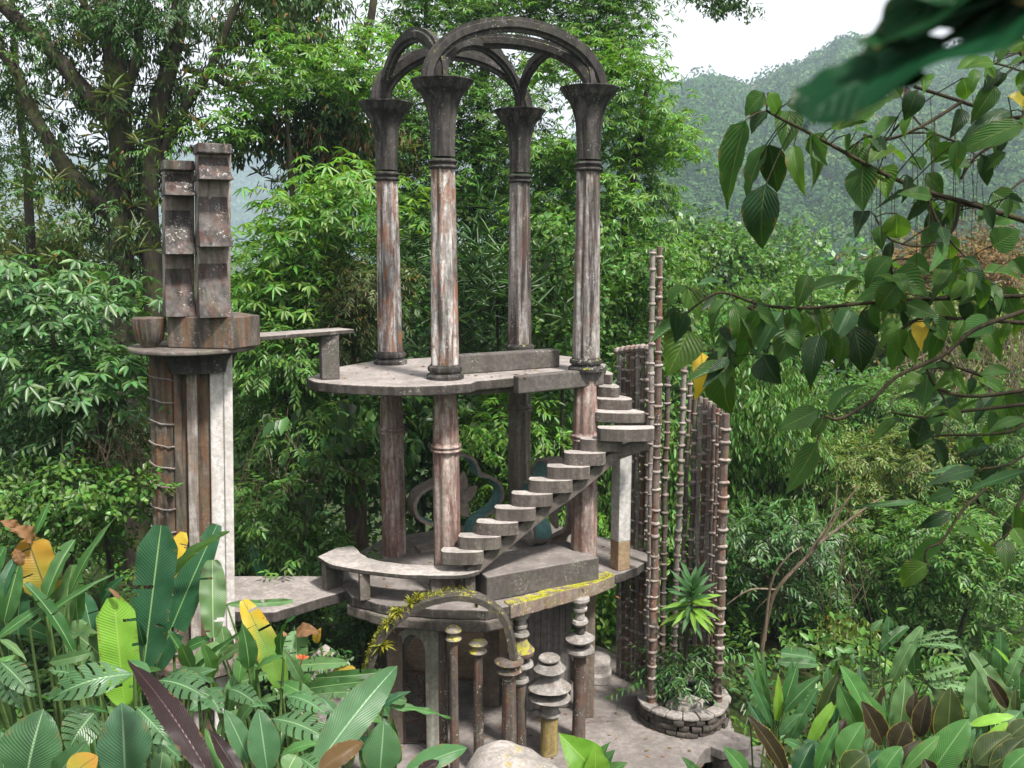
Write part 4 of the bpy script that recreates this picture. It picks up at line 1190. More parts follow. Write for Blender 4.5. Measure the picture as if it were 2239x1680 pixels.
# --- trees behind the columns
tree('broad_crowned_tree', 'tall light green tree filling the space behind the four columns', 'tree', 26, (1010, None),
     [([(1010, 1000), (1020, 700), (1040, 400), (1060, 150), (1080, -60)], 20, 8), ([(1030, 500), (960, 300), (930, 150), (935, -60)], 10, 3), ([(1050, 350), (1150, 200), (1250, 80)], 10, 5)],
     S_(820, 1010, 120, 560, 30, 55, 90, 22) + S_(980, 1180, 120, 520, 26, 55, 85, 23) + S_(1000, 1400, -60, 100, 24, 45, 80, 24) + S_(830, 1000, -40, 120, 10, 40, 65, 25), 'palm', LM['mid'], .21, .055, 2.2, 'dark', clump=1.2,
     extra=[('upper_sprays', S_(960, 1420, -40, 130, 16, 40, 70, 26), 'palm', LM['bright'], .19, .05, 1.5)])
tree('hill_edge_tree', 'leafy tree to the right of the columns, against the hazy hill', 'tree', 23, (1370, None),
     [([(1370, 1000), (1365, 700), (1370, 480), (1400, 300), (1420, 150)], 13, 5), ([(1370, 480), (1300, 350), (1270, 250)], 8, 4)],
     S_(1180, 1420, 90, 200, 12, 35, 60, 27, keep=lambda x, y: not (1195 < x < 1275 and 140 < y < 260)) + S_(1290, 1480, 200, 560, 28, 38, 66, 28) + S_(1160, 1300, 270, 480, 14, 45, 70, 29) + S_(1400, 1500, 200, 330, 6, 22, 38, 30), 'palm', LM['bright'], .19, .05, 1.9, 'dark',
     extra=[('hanging_leaves', S_(1330, 1420, 420, 530, 8, 20, 34, 31, .6), 'hang', LM['deep'], .26, .1, 1.5)])
# --- tuft of dark leaves hanging into the sky from above
tree('overhanging_tree', 'dark tuft of leaves hanging into the sky at the top', 'tree', 16, (3300, None), [([(3250, 500), (3000, 0), (2500, -420), (1900, -330), (1650, -130), (1590, -10)], 24, 2)],
     S_(1510, 1645, -30, 22, 14, 16, 28, 33, .4), 'broad', LM['deep'], .075, .038, 2.4, 'dark')

# --- shrubs and small trees: (name, label, depth, blobs, style, material, leaf length, width, density)
SH = [
 ('umbrella_shrub', 'lush bright shrub with whorled leaves between tower and columns', 19.5, S_(650, 830, 400, 520, 12, 48, 75, 40) + S_(520, 660, 500, 560, 6, 40, 55, 140) + S_(510, 700, 540, 700, 16, 50, 75, 41) + [(700, 430, 60, 45), (760, 400, 60, 45), (565, 462, 26, 16)], 'palm', 'bright', .24, .062, 2.3),
 ('hedge_shrub', 'feathery green shrub right under the high footbridge', 18.5, S_(510, 700, 730, 960, 14, 60, 90, 42), 'pin', 'mid', .15, .05, 2.3),
 ('dry_vine_bush', 'olive brown tangle of dry vines beside the back left column', 19.5, S_(680, 830, 540, 760, 12, 50, 80, 43), 'pin', 'olive', .12, .035, 2.5),
 ('heart_leaf_shrub', 'dark shrub with drooping heart shaped leaves below the upper platform', 18.2, S_(680, 870, 880, 1060, 13, 45, 75, 44), 'hang', 'deep', .34, .2, 1.7),
 ('underbrush_shrub', 'low green underbrush between tower foot and bench', 17.2, S_(510, 760, 980, 1240, 17, 55, 85, 45), 'pin', 'mid', .15, .055, 2.2),
 ('strap_leaf_shrub', 'dark shrub with long arching strap leaves behind the middle columns', 20.5, S_(1000, 1170, 560, 760, 13, 50, 75, 46), 'grass', 'deep', .5, .05, 2.2),
 ('lattice_leaf_bush', 'small leaved bush between the two right columns', 20, S_(1160, 1290, 500, 780, 14, 45, 75, 47), 'broad', 'mid', .15, .085, 2.3),
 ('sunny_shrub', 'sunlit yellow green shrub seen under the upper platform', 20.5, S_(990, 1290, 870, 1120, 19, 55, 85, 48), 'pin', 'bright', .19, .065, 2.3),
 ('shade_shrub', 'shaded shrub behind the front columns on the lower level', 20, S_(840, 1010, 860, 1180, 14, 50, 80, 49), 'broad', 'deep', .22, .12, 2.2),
 ('fern_bank', 'pale leafy bank behind the stairs, left of the ringed poles', 21, S_(1270, 1450, 560, 800, 15, 55, 85, 50), 'broad', 'mid', .14, .07, 2.4),
 ('screen_shrub', 'fresh green bush seen through the ringed poles', 20, S_(1290, 1600, 860, 1180, 22, 60, 90, 51), 'hang', 'mid', .22, .075, 2.2),
 ('low_screen_bush', 'dense bush behind the foot of the ringed poles', 19, S_(1290, 1600, 1180, 1430, 18, 55, 80, 52), 'broad', 'bright', .16, .085, 2.2),
 ('glossy_shrub', 'glossy large leaved shrub at the far left edge', 14.5, S_(-30, 150, 570, 760, 14, 45, 70, 53) + S_(140, 285, 620, 720, 9, 35, 52, 54), 'palm', 'blue', .2, .07, 2.6),
 ('pale_leaf_shrub', 'pale glossy shrub just left of the tower ledge', 14, S_(150, 290, 730, 900, 11, 40, 58, 55), 'palm', 'blue', .2, .065, 2.4),
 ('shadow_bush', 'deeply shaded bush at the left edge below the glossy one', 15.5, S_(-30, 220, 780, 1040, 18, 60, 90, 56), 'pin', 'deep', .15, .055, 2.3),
 ('twiggy_bush', 'brownish twiggy bush beside the shaft of the tower', 15.2, S_(140, 335, 920, 1080, 10, 45, 75, 57), 'pin', 'olive', .12, .03, 1.5),
 ('carpet_bush', 'fine leaved green bush behind the banana leaves at left', 13.6, S_(-20, 335, 1040, 1200, 20, 50, 75, 58), 'broad', 'mid', .11, .06, 2.2),
 ('yellowing_tree', 'yellow green tree behind the bamboo-like stems at far left', 26, S_(-20, 230, 400, 600, 16, 55, 85, 59), 'broad', 'yellow', .16, .08, 1.8),
 ('ivy_bush', 'small leaved climber under the lower platform at left', 15.2, S_(560, 860, 1330, 1500, 16, 45, 70, 60), 'broad', 'deep', .11, .06, 2.2),
 ('valley_tree', 'light green tree with dark twisted trunk in front of the hazy hill', 40, S_(1450, 1760, 520, 680, 22, 50, 80, 61), 'broad', 'mid', .26, .13, 2.2),
 ('rusty_vine_tree', 'orange brown vine covered tree below the hill at right', 34, S_(1960, 2239, 520, 700, 16, 55, 85, 62), 'pin', 'brown', .22, .07, 1.8),
 ('slope_tree', 'pale green tree on the slope right of the tallest poles', 32, S_(1560, 1900, 660, 850, 22, 65, 95, 63), 'broad', 'mid', .19, .085, 2.3),
 ('yellowish_slope_tree', 'yellowish tree on the slope at the right edge', 30, S_(1880, 2260, 680, 860, 20, 65, 95, 64), 'broad', 'yellow', .18, .08, 2.2),
 ('willowy_tree', 'tree with drooping narrow leaves right beside the pole screen', 21, S_(1580, 1790, 830, 1130, 22, 60, 90, 65), 'hang', 'mid', .19, .055, 2.3),
 ('rounded_bush', 'rounded pale green bush in the middle of the right slope', 25, S_(1780, 2040, 840, 1060, 20, 60, 90, 66), 'pin', 'mid', .16, .05, 2.4),
 ('sage_bush', 'soft sage green mound in the right middle distance', 22, S_(1700, 2060, 1000, 1180, 22, 60, 90, 67), 'pin', 'yellow', .13, .04, 2.3),
 ('right_edge_tree', 'deep green tree at the right edge behind the leafy branches', 22, S_(2020, 2270, 850, 1120, 20, 60, 90, 68), 'palm', 'mid', .18, .048, 2.3),
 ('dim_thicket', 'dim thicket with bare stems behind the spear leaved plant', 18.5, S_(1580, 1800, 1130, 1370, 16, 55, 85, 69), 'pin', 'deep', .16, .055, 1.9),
 ('dark_hollow_bush', 'dark bush in the shaded hollow at right centre', 19.5, S_(1760, 2000, 1170, 1350, 16, 55, 80, 70), 'pin', 'mid', .16, .055, 2.0),
 ('near_edge_bush', 'fresh green bush at the lower right edge above broad leaves', 17.5, S_(1960, 2270, 1120, 1330, 20, 60, 85, 71), 'pin', 'mid', .15, .055, 2.2),
]
CATS = {'valley_tree': 'tree', 'rusty_vine_tree': 'tree', 'slope_tree': 'tree', 'yellowish_slope_tree': 'tree', 'willowy_tree': 'tree', 'right_edge_tree': 'tree', 'yellowing_tree': 'tree'}
for nm, lab, d, bl, st, mt, L, W, dn in SH:
    mx = sum(b[0] for b in bl) / len(bl); my = sum(b[1] for b in bl) / len(bl)
    lows = sorted(bl, key=lambda b: b[1])
    limbs = [([(mx + 8, max(b[1] for b in bl)), (mx - 6, my), (lows[0][0], lows[0][1])], 90 / d, 28 / d)]
    for b in random.Random(len(lab)).sample(bl, min(4, len(bl))):
        limbs.append(([(mx, my + 40), ((mx + b[0]) / 2, (my + b[1]) / 2 + 15), (b[0], b[1], b[4] if len(b) > 4 else 0)], 45 / d, 14 / d))
    tree(nm, lab, CATS.get(nm, 'shrub'), d, (mx, None), limbs, bl, st, LM[mt], L, W, dn, 'brown' if mt in ('olive', 'brown', 'yellow') else 'dark', clump=1.15)

tree('ivy_stump', 'thick brown vine wrapped trunk left of the lower columns', 'tree', 17.3, (785, None), [([(786, 1200), (778, 1080), (788, 965)], 27, 16), ([(772, 1190), (764, 1080), (785, 980)], 12, 9)], [(790, 900, 55, 40), (740, 950, 45, 40), (830, 950, 40, 45), (720, 1010, 40, 40)], 'hang', LM['deep'], .26, .15, 1.5, 'brown')
def vines(name, lab, d, x0, x1, y0, y1, n, seed, mat):
    rr = random.Random(seed); rt = P((x0 + x1) / 2, y1, d); gz = float(ground_z(rt.x, rt.y)); t = thing(name, (rt.x, rt.y, gz), lab, 'vines')
    m = MB()
    for _ in range(n):
        x = rr.uniform(x0, x1); dd = d + rr.uniform(-1, .6); y = rr.uniform(y0, (y0 + y1) / 2); yb = rr.uniform((y0 + y1) / 2, y1); dx = rr.gauss(0, 60)
        m.tube([P(x, y, dd), P(x + dx * .3 + rr.uniform(-15, 15), y + (yb - y) * .4, dd), P(x + dx * .7 + rr.uniform(-15, 15), y + (yb - y) * .75, dd - .2), P(x + dx, yb, dd)], [.004 * d / 14, .007 * d / 14, .006 * d / 14, .004 * d / 14], 5, sub=3)
    o = m.build('vine_stems', BARK[mat], t, smooth=70); o['kind'] = 'stuff'
vines('vine_tangle', 'tangle of thin dry vine stems left of the tower shaft', 14.4, 130, 325, 860, 1120, 46, 3, 'pale')
vines('vine_tangle', 'curtain of thin brown vines at the right edge behind the branches', 20, 1980, 2260, 640, 980, 70, 4, 'pale')
vines('vine_tangle', 'bare twiggy stems behind the low walkway', 16.6, 520, 760, 880, 1220, 26, 5, 'brown')
vines('vine_tangle', 'thin bare stems in the shaded thicket right of the ringed poles', 17.4, 1590, 1900, 1080, 1400, 40, 6, 'brown')
# --- backdrop trees further down the slope, one thing each
BK = [(40, 720, 34), (180, 700, 38), (360, 690, 33), (560, 740, 36), (700, 700, 33), (880, 620, 37), (1060, 600, 38), (1220, 640, 36), (1400, 600, 42), (1520, 760, 30), (1700, 800, 36), (1880, 700, 48), (2080, 640, 52), (2200, 780, 36),
      (450, 900, 28), (640, 900, 27), (950, 860, 28), (1150, 900, 28), (100, 820, 24), (1420, 980, 27), (1680, 980, 27), (1900, 930, 30), (2150, 960, 28)]
DESC = ['far left', 'left, behind the yellow green tree', 'behind the stepped fins', 'below the blue gap in the hills', 'behind the olive vine tangle', 'behind the left columns', 'behind the strap leaves', 'between the right columns', 'behind the two tallest poles', 'behind the pole tops', 'above the willowy tree', 'on the far valley side', 'below the hill at far right', 'behind the rusty vine tree',
        'behind the tower shaft', 'under the high footbridge', 'behind the rosette', 'behind the lower stair', 'behind the glossy shrub', 'behind the pole screen', 'behind the drooping narrow leaves', 'behind the rounded bush', 'behind the right edge']
for (x, y, d), ds in zip(BK, DESC):
    bl = S_(x - 130, x + 130, y - 110, y + 260, 15, 70, 110, x + y, 2.0)
    tree('forest_tree', 'shadowy forest tree standing ' + ds, 'tree', d, (x, None), [([(x, y + 250), (x + 10, y + 60), (x - 8, y - 90)], 200 / d, 60 / d)], bl, 'broad', LM['deep' if (x + y) % 3 else 'mid'], .011 * d, .0052 * d, 1.9, 'dark', group='forest trees behind the pavilion', clump=1.3)

# --- forest canopy on the far hillsides (nobody could count it)
def canopy():
    n = 3000
    d = RNG.uniform(190, 720, n * 3); px = RNG.uniform(1240, 2300, n * 3)
    w = d / 720
    keep = RNG.random(n * 3) < w
    d = d[keep][:n]; px = px[keep][:n]
    x = (px - 1119.5) / F * d * 1.0; z = ground_z(x, d)
    R0 = RNG.uniform(4.2, 9.5, len(d)); parts = []
    big = RNG.random(len(d)) < .08; R0[big] *= 1.5
    for lo, hi, k in ((190, 330, 260), (330, 470, 170), (470, 730, 95)):
        sel = np.where((d >= lo) & (d < hi))[0]
        for i in range(0, len(sel), 500):
            s = sel[i:i + 500]; nn = len(s)
            q = rvec(nn * k).reshape(nn, k, 3); q[..., 2] = np.abs(q[..., 2]) - .12
            lump = 1 + .25 * np.sin(q[..., 0] * 5 + i) * np.sin(q[..., 1] * 4 + x[s][:, None])
            r = R0[s][:, None, None]
            p = np.stack([x[s], d[s], z[s] + R0[s] * .6], -1)[:, None] + q * r * np.array([1, 1, .85]) * lump[..., None]
            q = q.reshape(-1, 3); p = p.reshape(-1, 3); L = np.repeat(.55 + .0022 * d[s], k) * RNG.uniform(.7, 1.4, nn * k)
            dr = unit(np.cross(q, rvec(len(q))) - UPV * .3)
            parts.append((p, dr, unit(q + rvec(len(q)) * .22), L, L * .8))
    return parts
cp = canopy()
for i, (nm, mt) in enumerate((('hillside_forest', LM['hill']),)):
    o = leaf_object(nm, cp, mt, None, 'stuff', True); tag(o, 'hazy green forest canopy covering the hillside at the right', 'forest')
def canopy2():
    n = 700
    d = RNG.uniform(1300, 1830, n); px = RNG.uniform(380, 900, n); x = (px - 1119.5) / F * d; z = ground_z(x, d)
    k = 16; q = rvec(n * k); q[:, 2] = abs(q[:, 2]); r = np.repeat(RNG.uniform(6, 11, n), k)
    p = np.repeat(np.stack([x, d, z + 2], -1), k, 0) + q * r[:, None]
    return [(p, unit(np.cross(q, rvec(n * k))), q, r * .9, r * .8)]
o = leaf_object('distant_forest', canopy2(), LM['hill'], None, 'stuff', True); tag(o, 'pale blue forested mountain seen through the gap beside the tower', 'forest')

# --- undergrowth covering the ground
def undergrowth():
    n = 4200
    y = RNG.uniform(13.5, 34, n); x = RNG.uniform(-.62, .62, n) * y * 1.05
    ok = ~((x > -3.2) & (x < 3.85) & (y > 11) & (y < 18.4)); ok &= ~((abs(x + 4.5) < .9) & (abs(y - 13) < .9))
    x, y = x[ok], y[ok]
    p = np.stack([x, y, ground_z(x, y) + RNG.uniform(.05, .8, len(x))], -1)
    out = unit(rvec(len(x)) * np.array([1, 1, .2]) + np.array([0, -.5, .4]))
    return sprays(p, out, 'pin', .2, .075)
o = leaf_object('undergrowth', undergrowth(), LM['mid'], None, 'stuff'); tag(o, 'low leafy undergrowth covering the slope around the terrace', 'undergrowth')
def undergrowth2():
    n = 6500
    y = RNG.uniform(2.5, 15.5, n); x = RNG.uniform(-.66, .66, n) * y
    ok = ~((x > -2.6) & (x < 3.8) & (y > 10.9)); ok &= ~((x > 3) & (x < 4.8) & (y > 13) & (y < 14.6)); ok &= ~((x < -3.8) & (x > -5.4) & (y > 12) & (y < 14)); ok &= ~((abs(x) < .9) & (abs(y - 11.8) < 1.0))
    x, y = x[ok], y[ok]
    p = np.stack([x, y, ground_z(x, y) + RNG.uniform(.05, .7, len(x))], -1)
    return sprays(p, unit(rvec(len(x)) + UPV * .6), 'broad', .2, .09)
o = leaf_object('groundcover', undergrowth2(), LM['deep'], None, 'stuff'); tag(o, 'dark groundcover between the stems of the nearest plants', 'undergrowth')
print('leaves', TOTAL[0])

# ------------------------------------------------------------------ large leaves, one object each
BL = {
 'banana': bladeparams('banana_leaf', (0.036, 0.112, 0.028), rib=(0.26, 0.4, 0.16), veins=44, slant=.25, vstr=.16),
 'banana_dark': bladeparams('dark_banana_leaf', (0.022, 0.085, 0.035), rib=(0.2, 0.34, 0.14), veins=44, slant=.25, vstr=.14),
 'pale': bladeparams('pale_banana_leaf', (0.092, 0.19, 0.07), rib=(0.32, 0.44, 0.2), veins=40, slant=.25, vstr=.18),
 'lime': bladeparams('lime_leaf', (0.17, 0.34, 0.04), rib=(0.3, 0.48, 0.1), veins=40, slant=.2, vstr=.2, trans=.4),
 'yellow': bladeparams('yellowing_leaf', (0.1, 0.21, 0.03), rib=(0.16, 0.2, 0.05), veins=36, slant=.25, vstr=.3, tip=(0.5, 0.33, 0.02)),
 'gold': bladeparams('golden_leaf', (0.26, 0.22, 0.025), rib=(0.12, 0.11, 0.04), veins=36, slant=.25, vstr=.35, tip=(0.34, 0.17, 0.02), spots=.4),
 'allyellow': bladeparams('yellow_leaf', (0.5, 0.36, 0.03), rib=(0.5, 0.36, 0.05), veins=30, vstr=.2),
 'dry': bladeparams('dry_brown_leaf', (0.17, 0.09, 0.04), rib=(0.3, 0.17, 0.08), veins=30, vstr=.5, spots=.5, trans=.15),
 'calathea': bladeparams('ribbed_broad_leaf', (0.048, 0.125, 0.048), rib=(0.22, 0.36, 0.2), veins=20, slant=.75, vstr=.5, gloss=.1),
 'calathea_blue': bladeparams('bluish_ribbed_leaf', (0.04, 0.105, 0.05), rib=(0.2, 0.32, 0.2), veins=20, slant=.75, vstr=.5, gloss=.12),
 'purple': bladeparams('purple_backed_leaf', (0.016, 0.008, 0.008), rib=(0.06, 0.03, 0.03), veins=26, slant=.6, vstr=.5, trans=.08),
 'brown_under': bladeparams('bronze_underside_leaf', (0.075, 0.042, 0.012), rib=(0.12, 0.07, 0.03), veins=24, slant=.6, vstr=.5, trans=.12),
 'olive': bladeparams('olive_edged_leaf', (0.032, 0.055, 0.014), rib=(0.14, 0.17, 0.05), veins=22, slant=.6, vstr=.55, edge=(0.24, 0.22, 0.03)),
 'bronze': bladeparams('bronze_leaf', (0.02, 0.016, 0.007), rib=(0.11, 0.08, 0.03), veins=22, slant=.6, vstr=.6, edge=(0.28, 0.18, 0.03), trans=.12),
 'fresh': bladeparams('fresh_green_leaf', (0.058, 0.155, 0.038), rib=(0.2, 0.36, 0.13), veins=22, slant=.6, vstr=.45),
 'bluegreen': bladeparams('bluegreen_leaf', (0.05, 0.135, 0.044), rib=(0.18, 0.32, 0.14), veins=24, slant=.6, vstr=.5),
 'monstera': bladeparams('split_leaf', (0.055, 0.14, 0.05), rib=(0.2, 0.34, 0.16), veins=14, slant=.7, vstr=.35, gloss=.14),
 'branch': bladeparams('branch_leaf', (0.036, 0.098, 0.02), rib=(0.12, 0.18, 0.05), veins=9, slant=.9, vstr=.3, trans=.4, spots=.35, gloss=.05),
 'branch_dark': bladeparams('dark_branch_leaf', (0.014, 0.042, 0.014), rib=(0.06, 0.1, 0.03), veins=9, slant=.9, vstr=.3, trans=.25, spots=.25, gloss=.06),
 'branch_light': bladeparams('translucent_branch_leaf', (0.065, 0.15, 0.022), rib=(0.16, 0.26, 0.06), veins=9, slant=.9, vstr=.3, trans=.5, spots=.35, gloss=.05),
 'shade': bladeparams('near_shadow_leaf', (0.006, 0.042, 0.014), rib=(0.01, 0.05, 0.018), veins=8, slant=.8, vstr=.05, trans=.15, gloss=.03),
}
STEM = {'green': barkmat('green_stem', (0.075, 0.13, 0.035), .0), 'twig': barkmat('dark_twig', (0.045, 0.035, 0.022), .15), 'red': barkmat('reddish_stem', (0.16, 0.05, 0.03), .0)}
def prof_fn(kind):
    if kind == 'banana': return lambda u: (max(0, math.sin(math.pi * min(1, u * .97 + .015) ** .85)) ** .42)
    if kind == 'blunt': return lambda u: min(1, (u * 5) ** .6) * (1 if u < .86 else max(.25, 1 - (u - .86) * 4.5))
    if kind == 'calathea': return lambda u: max(0, math.sin(math.pi * u ** .86)) ** .72
    if kind == 'ovate': return lambda u: (max(0, math.sin(math.pi * u ** .66)) ** .8) * (1 - .35 * u ** 3)
    if kind == 'lance': return lambda u: max(0, math.sin(math.pi * u ** .75)) ** .95
    return lambda u: max(0, math.sin(math.pi * u)) ** .6
FORE = random.Random(77)
def blade(base, tip, width, mat, parent, kind='banana', bend=.08, roll=0.0, fold=.22, droop=0.0, rip=.012, split=0, name='leaf', nu=14, tear=0, holes=None, nv=3):
    base = Vector(base); tip = Vector(tip); ax = tip - base; L = ax.length; X = ax.normalized()
    tocam = (Vector((0, 0, CAMZ)) - (base + tip) / 2).normalized()
    N = tocam * .8 + Vector((0, 0, 1)) * .6 + Vector((FORE.uniform(-.25, .25), 0, 0))
    N = (N - X * N.dot(X)).normalized()
    N = Matrix.Rotation(roll, 3, X) @ N
    S = X.cross(N).normalized()
    pf = prof_fn(kind); vs = []; uvs = []; fs = []
    if split: nu = max(nu, 30)
    if split: nv = 4
    cuts = {}
    if kind in ('banana', 'blunt') and L > .35 and nv == 3:
        nu = 40
        for _ in range(FORE.randint(2, 8)): cuts[(FORE.randint(6, 37), FORE.choice((-1, 1)))] = FORE.choice((.3, .6, .6, .95))
    vv = [i / nv for i in range(-nv, nv + 1)]
    ph = FORE.uniform(0, 6)
    for i in range(nu + 1):
        u = i / nu
        c = X * (u * L) + N * (bend * L * 4 * u * (1 - u)) - N * (droop * L * u ** 3)
        w = width / 2 * pf(u) + .0015
        for v in vv:
            q = c + S * (v * w * math.cos(fold)) + N * (abs(v) * w * math.sin(fold)) + N * (rip * L * math.sin(u * 21 + ph + v * 2) * abs(v) ** 1.5)
            if split: q += X * (abs(v) ** 2 * .10 * L)
            vs.append(q); uvs.append((u, v * .5 + .5))
    m = 2 * nv + 1
    for i in range(nu):
        for j in range(m - 1):
            va = abs((vv[j] + vv[j + 1]) / 2)
            if split and va > .28 and i % 4 == (0 if j < nv else 2) and i > 2: continue
            if tear and va > .3 and FORE.random() < tear: continue
            if cuts.get((i, -1 if j < nv else 1), 9) < va + .2: continue
            if holes and any(((i + .5) / nu - h[0]) ** 2 * (L / width) ** 2 + (((vv[j] + vv[j + 1]) / 2 - h[1]) * .5) ** 2 < h[2] ** 2 for h in holes): continue
            fs.append((i * m + j, i * m + j + 1, (i + 1) * m + j + 1, (i + 1) * m + j))
    me = bpy.data.meshes.new(name)
    me.from_pydata([tuple(q) for q in vs], [], fs); me.materials.append(mat)
    ul = me.uv_layers.new(name='UVMap')
    li = np.empty(len(me.loops), np.int32); me.loops.foreach_get('vertex_index', li)
    ul.data.foreach_set('uv', np.array(uvs, np.float32)[li].ravel())
    me.polygons.foreach_set('use_smooth', [True] * len(me.polygons)); me.update()
    o = bpy.data.objects.new(name, me); link(o, parent); o.location = base
    return o
def stem_to(parent, root, leafbase, r0=.02, r1=.009, mat=None, sag=.15):
    root = Vector(root); lb = Vector(leafbase); mid = root.lerp(lb, .55) + Vector((0, 0, .1)) + (Vector((root.x, root.y, lb.z)) - lb) * sag
    m = MB(); m.tube([root, mid, lb], [r0, (r0 + r1) / 2, r1], 7, sub=5); return m.build('stem', mat or STEM['green'], parent, smooth=70)

def zpt(z, sx, sy, ox, oy): return (z[0] / sx + ox, z[1] / sy + oy)
def plant(name, label, cat, root_px, d, leaves, conv, group=None, rootmat=None, stems=True, r0=.02, r1=.009):
    """leaves: (base xy, tip xy, width px, material, profile[, depth offset base, tip, opts]) in the coordinates of one enlarged crop"""
    sc, ox, oy = conv
    rp = P(root_px[0], 840, d); gz = float(ground_z(rp.x, rp.y))
    root = Vector((rp.x, rp.y, gz))
    t = thing(name, root, label, cat, group)
    for lf in leaves:
        b, tp, w, mt, kd = lf[:5]
        opt = dict(lf[7]) if len(lf) > 7 else {}
        db, dt = (lf[5], lf[6]) if len(lf) > 6 else (FORE.uniform(-.15, .15), FORE.uniform(-.25, .15))
        wb = P(b[0] / sc + ox, b[1] / sc + oy, d + db); wt = P(tp[0] / sc + ox, tp[1] / sc + oy, d + dt)
        W = w / sc / F * (d + (db + dt) / 2)
        opt.setdefault('roll', FORE.uniform(-.25, .25))
        nostem = opt.pop('nostem', False)
        blade(wb, wt, W, BL[mt], t, kd, **opt)
        if stems and not nostem: stem_to(t, root + Vector((FORE.uniform(-.08, .08), FORE.uniform(-.05, .05), -.05)), wb, r0, r1, rootmat)
    return t

Z1 = (2.766, 0, 1080)       # enlarged crop of the lower left corner
Z2 = (3.814, 480, 1260)
Z3 = (2.993, 1500, 1240)
# --- banana-like clumps at left
plant('banana_plant', 'tall banana clump with one huge dark upright leaf in front of the tower', 'banana plant', (330, 0), 7.0, [
  ((865, 1090), (975, 190), 245, 'banana_dark', 'blunt', -.1, .1, dict(roll=.15, bend=.02)),
  ((940, 1060), (1315, 185), 205, 'banana_dark', 'banana', .2, .5, dict(bend=.06)),
  ((1020, 560), (1392, 232), 120, 'pale', 'banana', .25, .1, dict(fold=1.15, nostem=True)),
  ((1285, 400), (1290, 870), 165, 'pale', 'banana', .3, .1, dict(bend=.05, nostem=True, rip=.02)),
  ((1145, 1070), (990, 800), 80, 'banana', 'lance', -.1, 0, dict(fold=.8)),
  ((1030, 520), (1110, 232), 95, 'allyellow', 'blunt', .4, .5, {}),
  ((560, 860), (500, 600), 130, 'banana_dark', 'banana', .3, .4, {}),
  ((630, 1000), (372, 790), 170, 'pale', 'banana', .1, 0, {}),
  ((1180, 1060), (1325, 905), 120, 'pale', 'banana', -.3, -.2, {}),
  ((1150, 1130), (1549, 790), 62, 'bluegreen', 'lance', -.3, -.5, dict(fold=.9)),
  ((1300, 1040), (1549, 890), 60, 'pale', 'banana', -.2, -.4, {}),
  ((1120, 950), (1270, 880), 90, 'banana', 'banana', .2, .1, {})], Z1)
plant('banana_plant', 'banana clump at the left edge with a golden leaf curling brown', 'banana plant', (90, 0), 6.4, [
  ((290, 620), (165, 270), 225, 'gold', 'blunt', .1, .1, dict(bend=.05, rip=.02)),
  ((200, 285), (60, 205), 110, 'dry', 'lance', .1, -.05, dict(rip=.06, bend=.2, nostem=True)),
  ((110, 230), (-5, 165), 80, 'dry', 'lance', .1, 0, dict(rip=.06, bend=.2, nostem=True)),
  ((130, 420), (90, 330), 70, 'dry', 'lance', 0, 0, dict(rip=.05, nostem=True)),
  ((440, 950), (150, 540), 95, 'banana', 'banana', -.2, -.1, dict(fold=.5)),
  ((410, 640), (700, 140), 66, 'banana', 'lance', .1, .3, dict(fold=.6)),
  ((270, 660), (452, 280), 100, 'banana', 'blunt', 0, .2, dict(fold=.5)),
  ((210, 250), (302, 45), 50, 'banana', 'lance', .2, .3, dict(fold=.6)),
  ((300, 760), (235, 270), 170, 'pale', 'banana', .25, .3, {}),
  ((25, 770), (112, 430), 120, 'banana', 'banana', -.1, 0, {}),
  ((0, 640), (92, 390), 80, 'banana_dark', 'banana', -.1, 0, {}),
  ((-60, 560), (30, 320), 120, 'banana', 'banana', 0, 0, {}),
  ((110, 850), (130, 560), 140, 'banana_dark', 'banana', 0, .1, {}),
  ((180, 810), (712, 475), 52, 'banana', 'lance', -.2, .2, dict(fold=.8)),
  ((-20, 880), (330, 640), 70, 'banana', 'lance', -.2, 0, {}),
  ((380, 830), (440, 430), 120, 'pale', 'banana', .3, .3, {}),
  ((470, 760), (450, 430), 110, 'banana', 'banana', .35, .4, {}),
  ((300, 1020), (545, 962), 66, 'pale', 'blunt', -.3, -.3, dict(roll=.7)),
  ((0, 880), (160, 1010), 50, 'pale', 'lance', -.3, -.4, {}),
  ((60, 1010), (20, 760), 100, 'banana_dark', 'banana', .1, .2, {})], Z1)
plant('lime_plant', 'young plant with a single erect lime green leaf', 'plant', (270, 0), 5.9, [
  ((755, 1290), (690, 625), 235, 'lime', 'blunt', 0, .05, dict(roll=-.1, bend=.03)),
  ((725, 640), (655, 570), 30, 'dry', 'lance', 0, 0, dict(nostem=True))], Z1)
plant('lime_plant', 'striped leaf rising behind the split leaves, beside the lime one', 'plant', (290, 0), 6.2, [((790, 1290), (800, 1120), 110, 'fresh', 'banana', 0, 0, {})], Z1)
plant('broad_leaf_plant', 'ribbed broad leaved plant in the lower left corner', 'plant', (80, 0), 4.3, [
  ((160, 1720), (265, 1300), 400, 'calathea', 'calathea', 0, .1, dict(roll=.1)),
  ((330, 1720), (530, 1495), 170, 'calathea', 'lance', -.1, -.1, {}),
  ((30, 1700), (10, 1440), 160, 'calathea', 'calathea', .25, .3, {}),
  ((410, 1720), (590, 1585), 190, 'gold', 'calathea', -.3, -.2, {})], Z1)
plant('broad_leaf_plant', 'upright bluish ribbed leaf standing at the bottom left, right of the corner plant', 'plant', (270, 0), 4.5, [
  ((755, 1720), (735, 1262), 335, 'calathea_blue', 'calathea', 0, .1, dict(roll=-.05)),
  ((960, 1720), (985, 1560), 130, 'pale', 'calathea', -.2, -.1, {})], Z1)
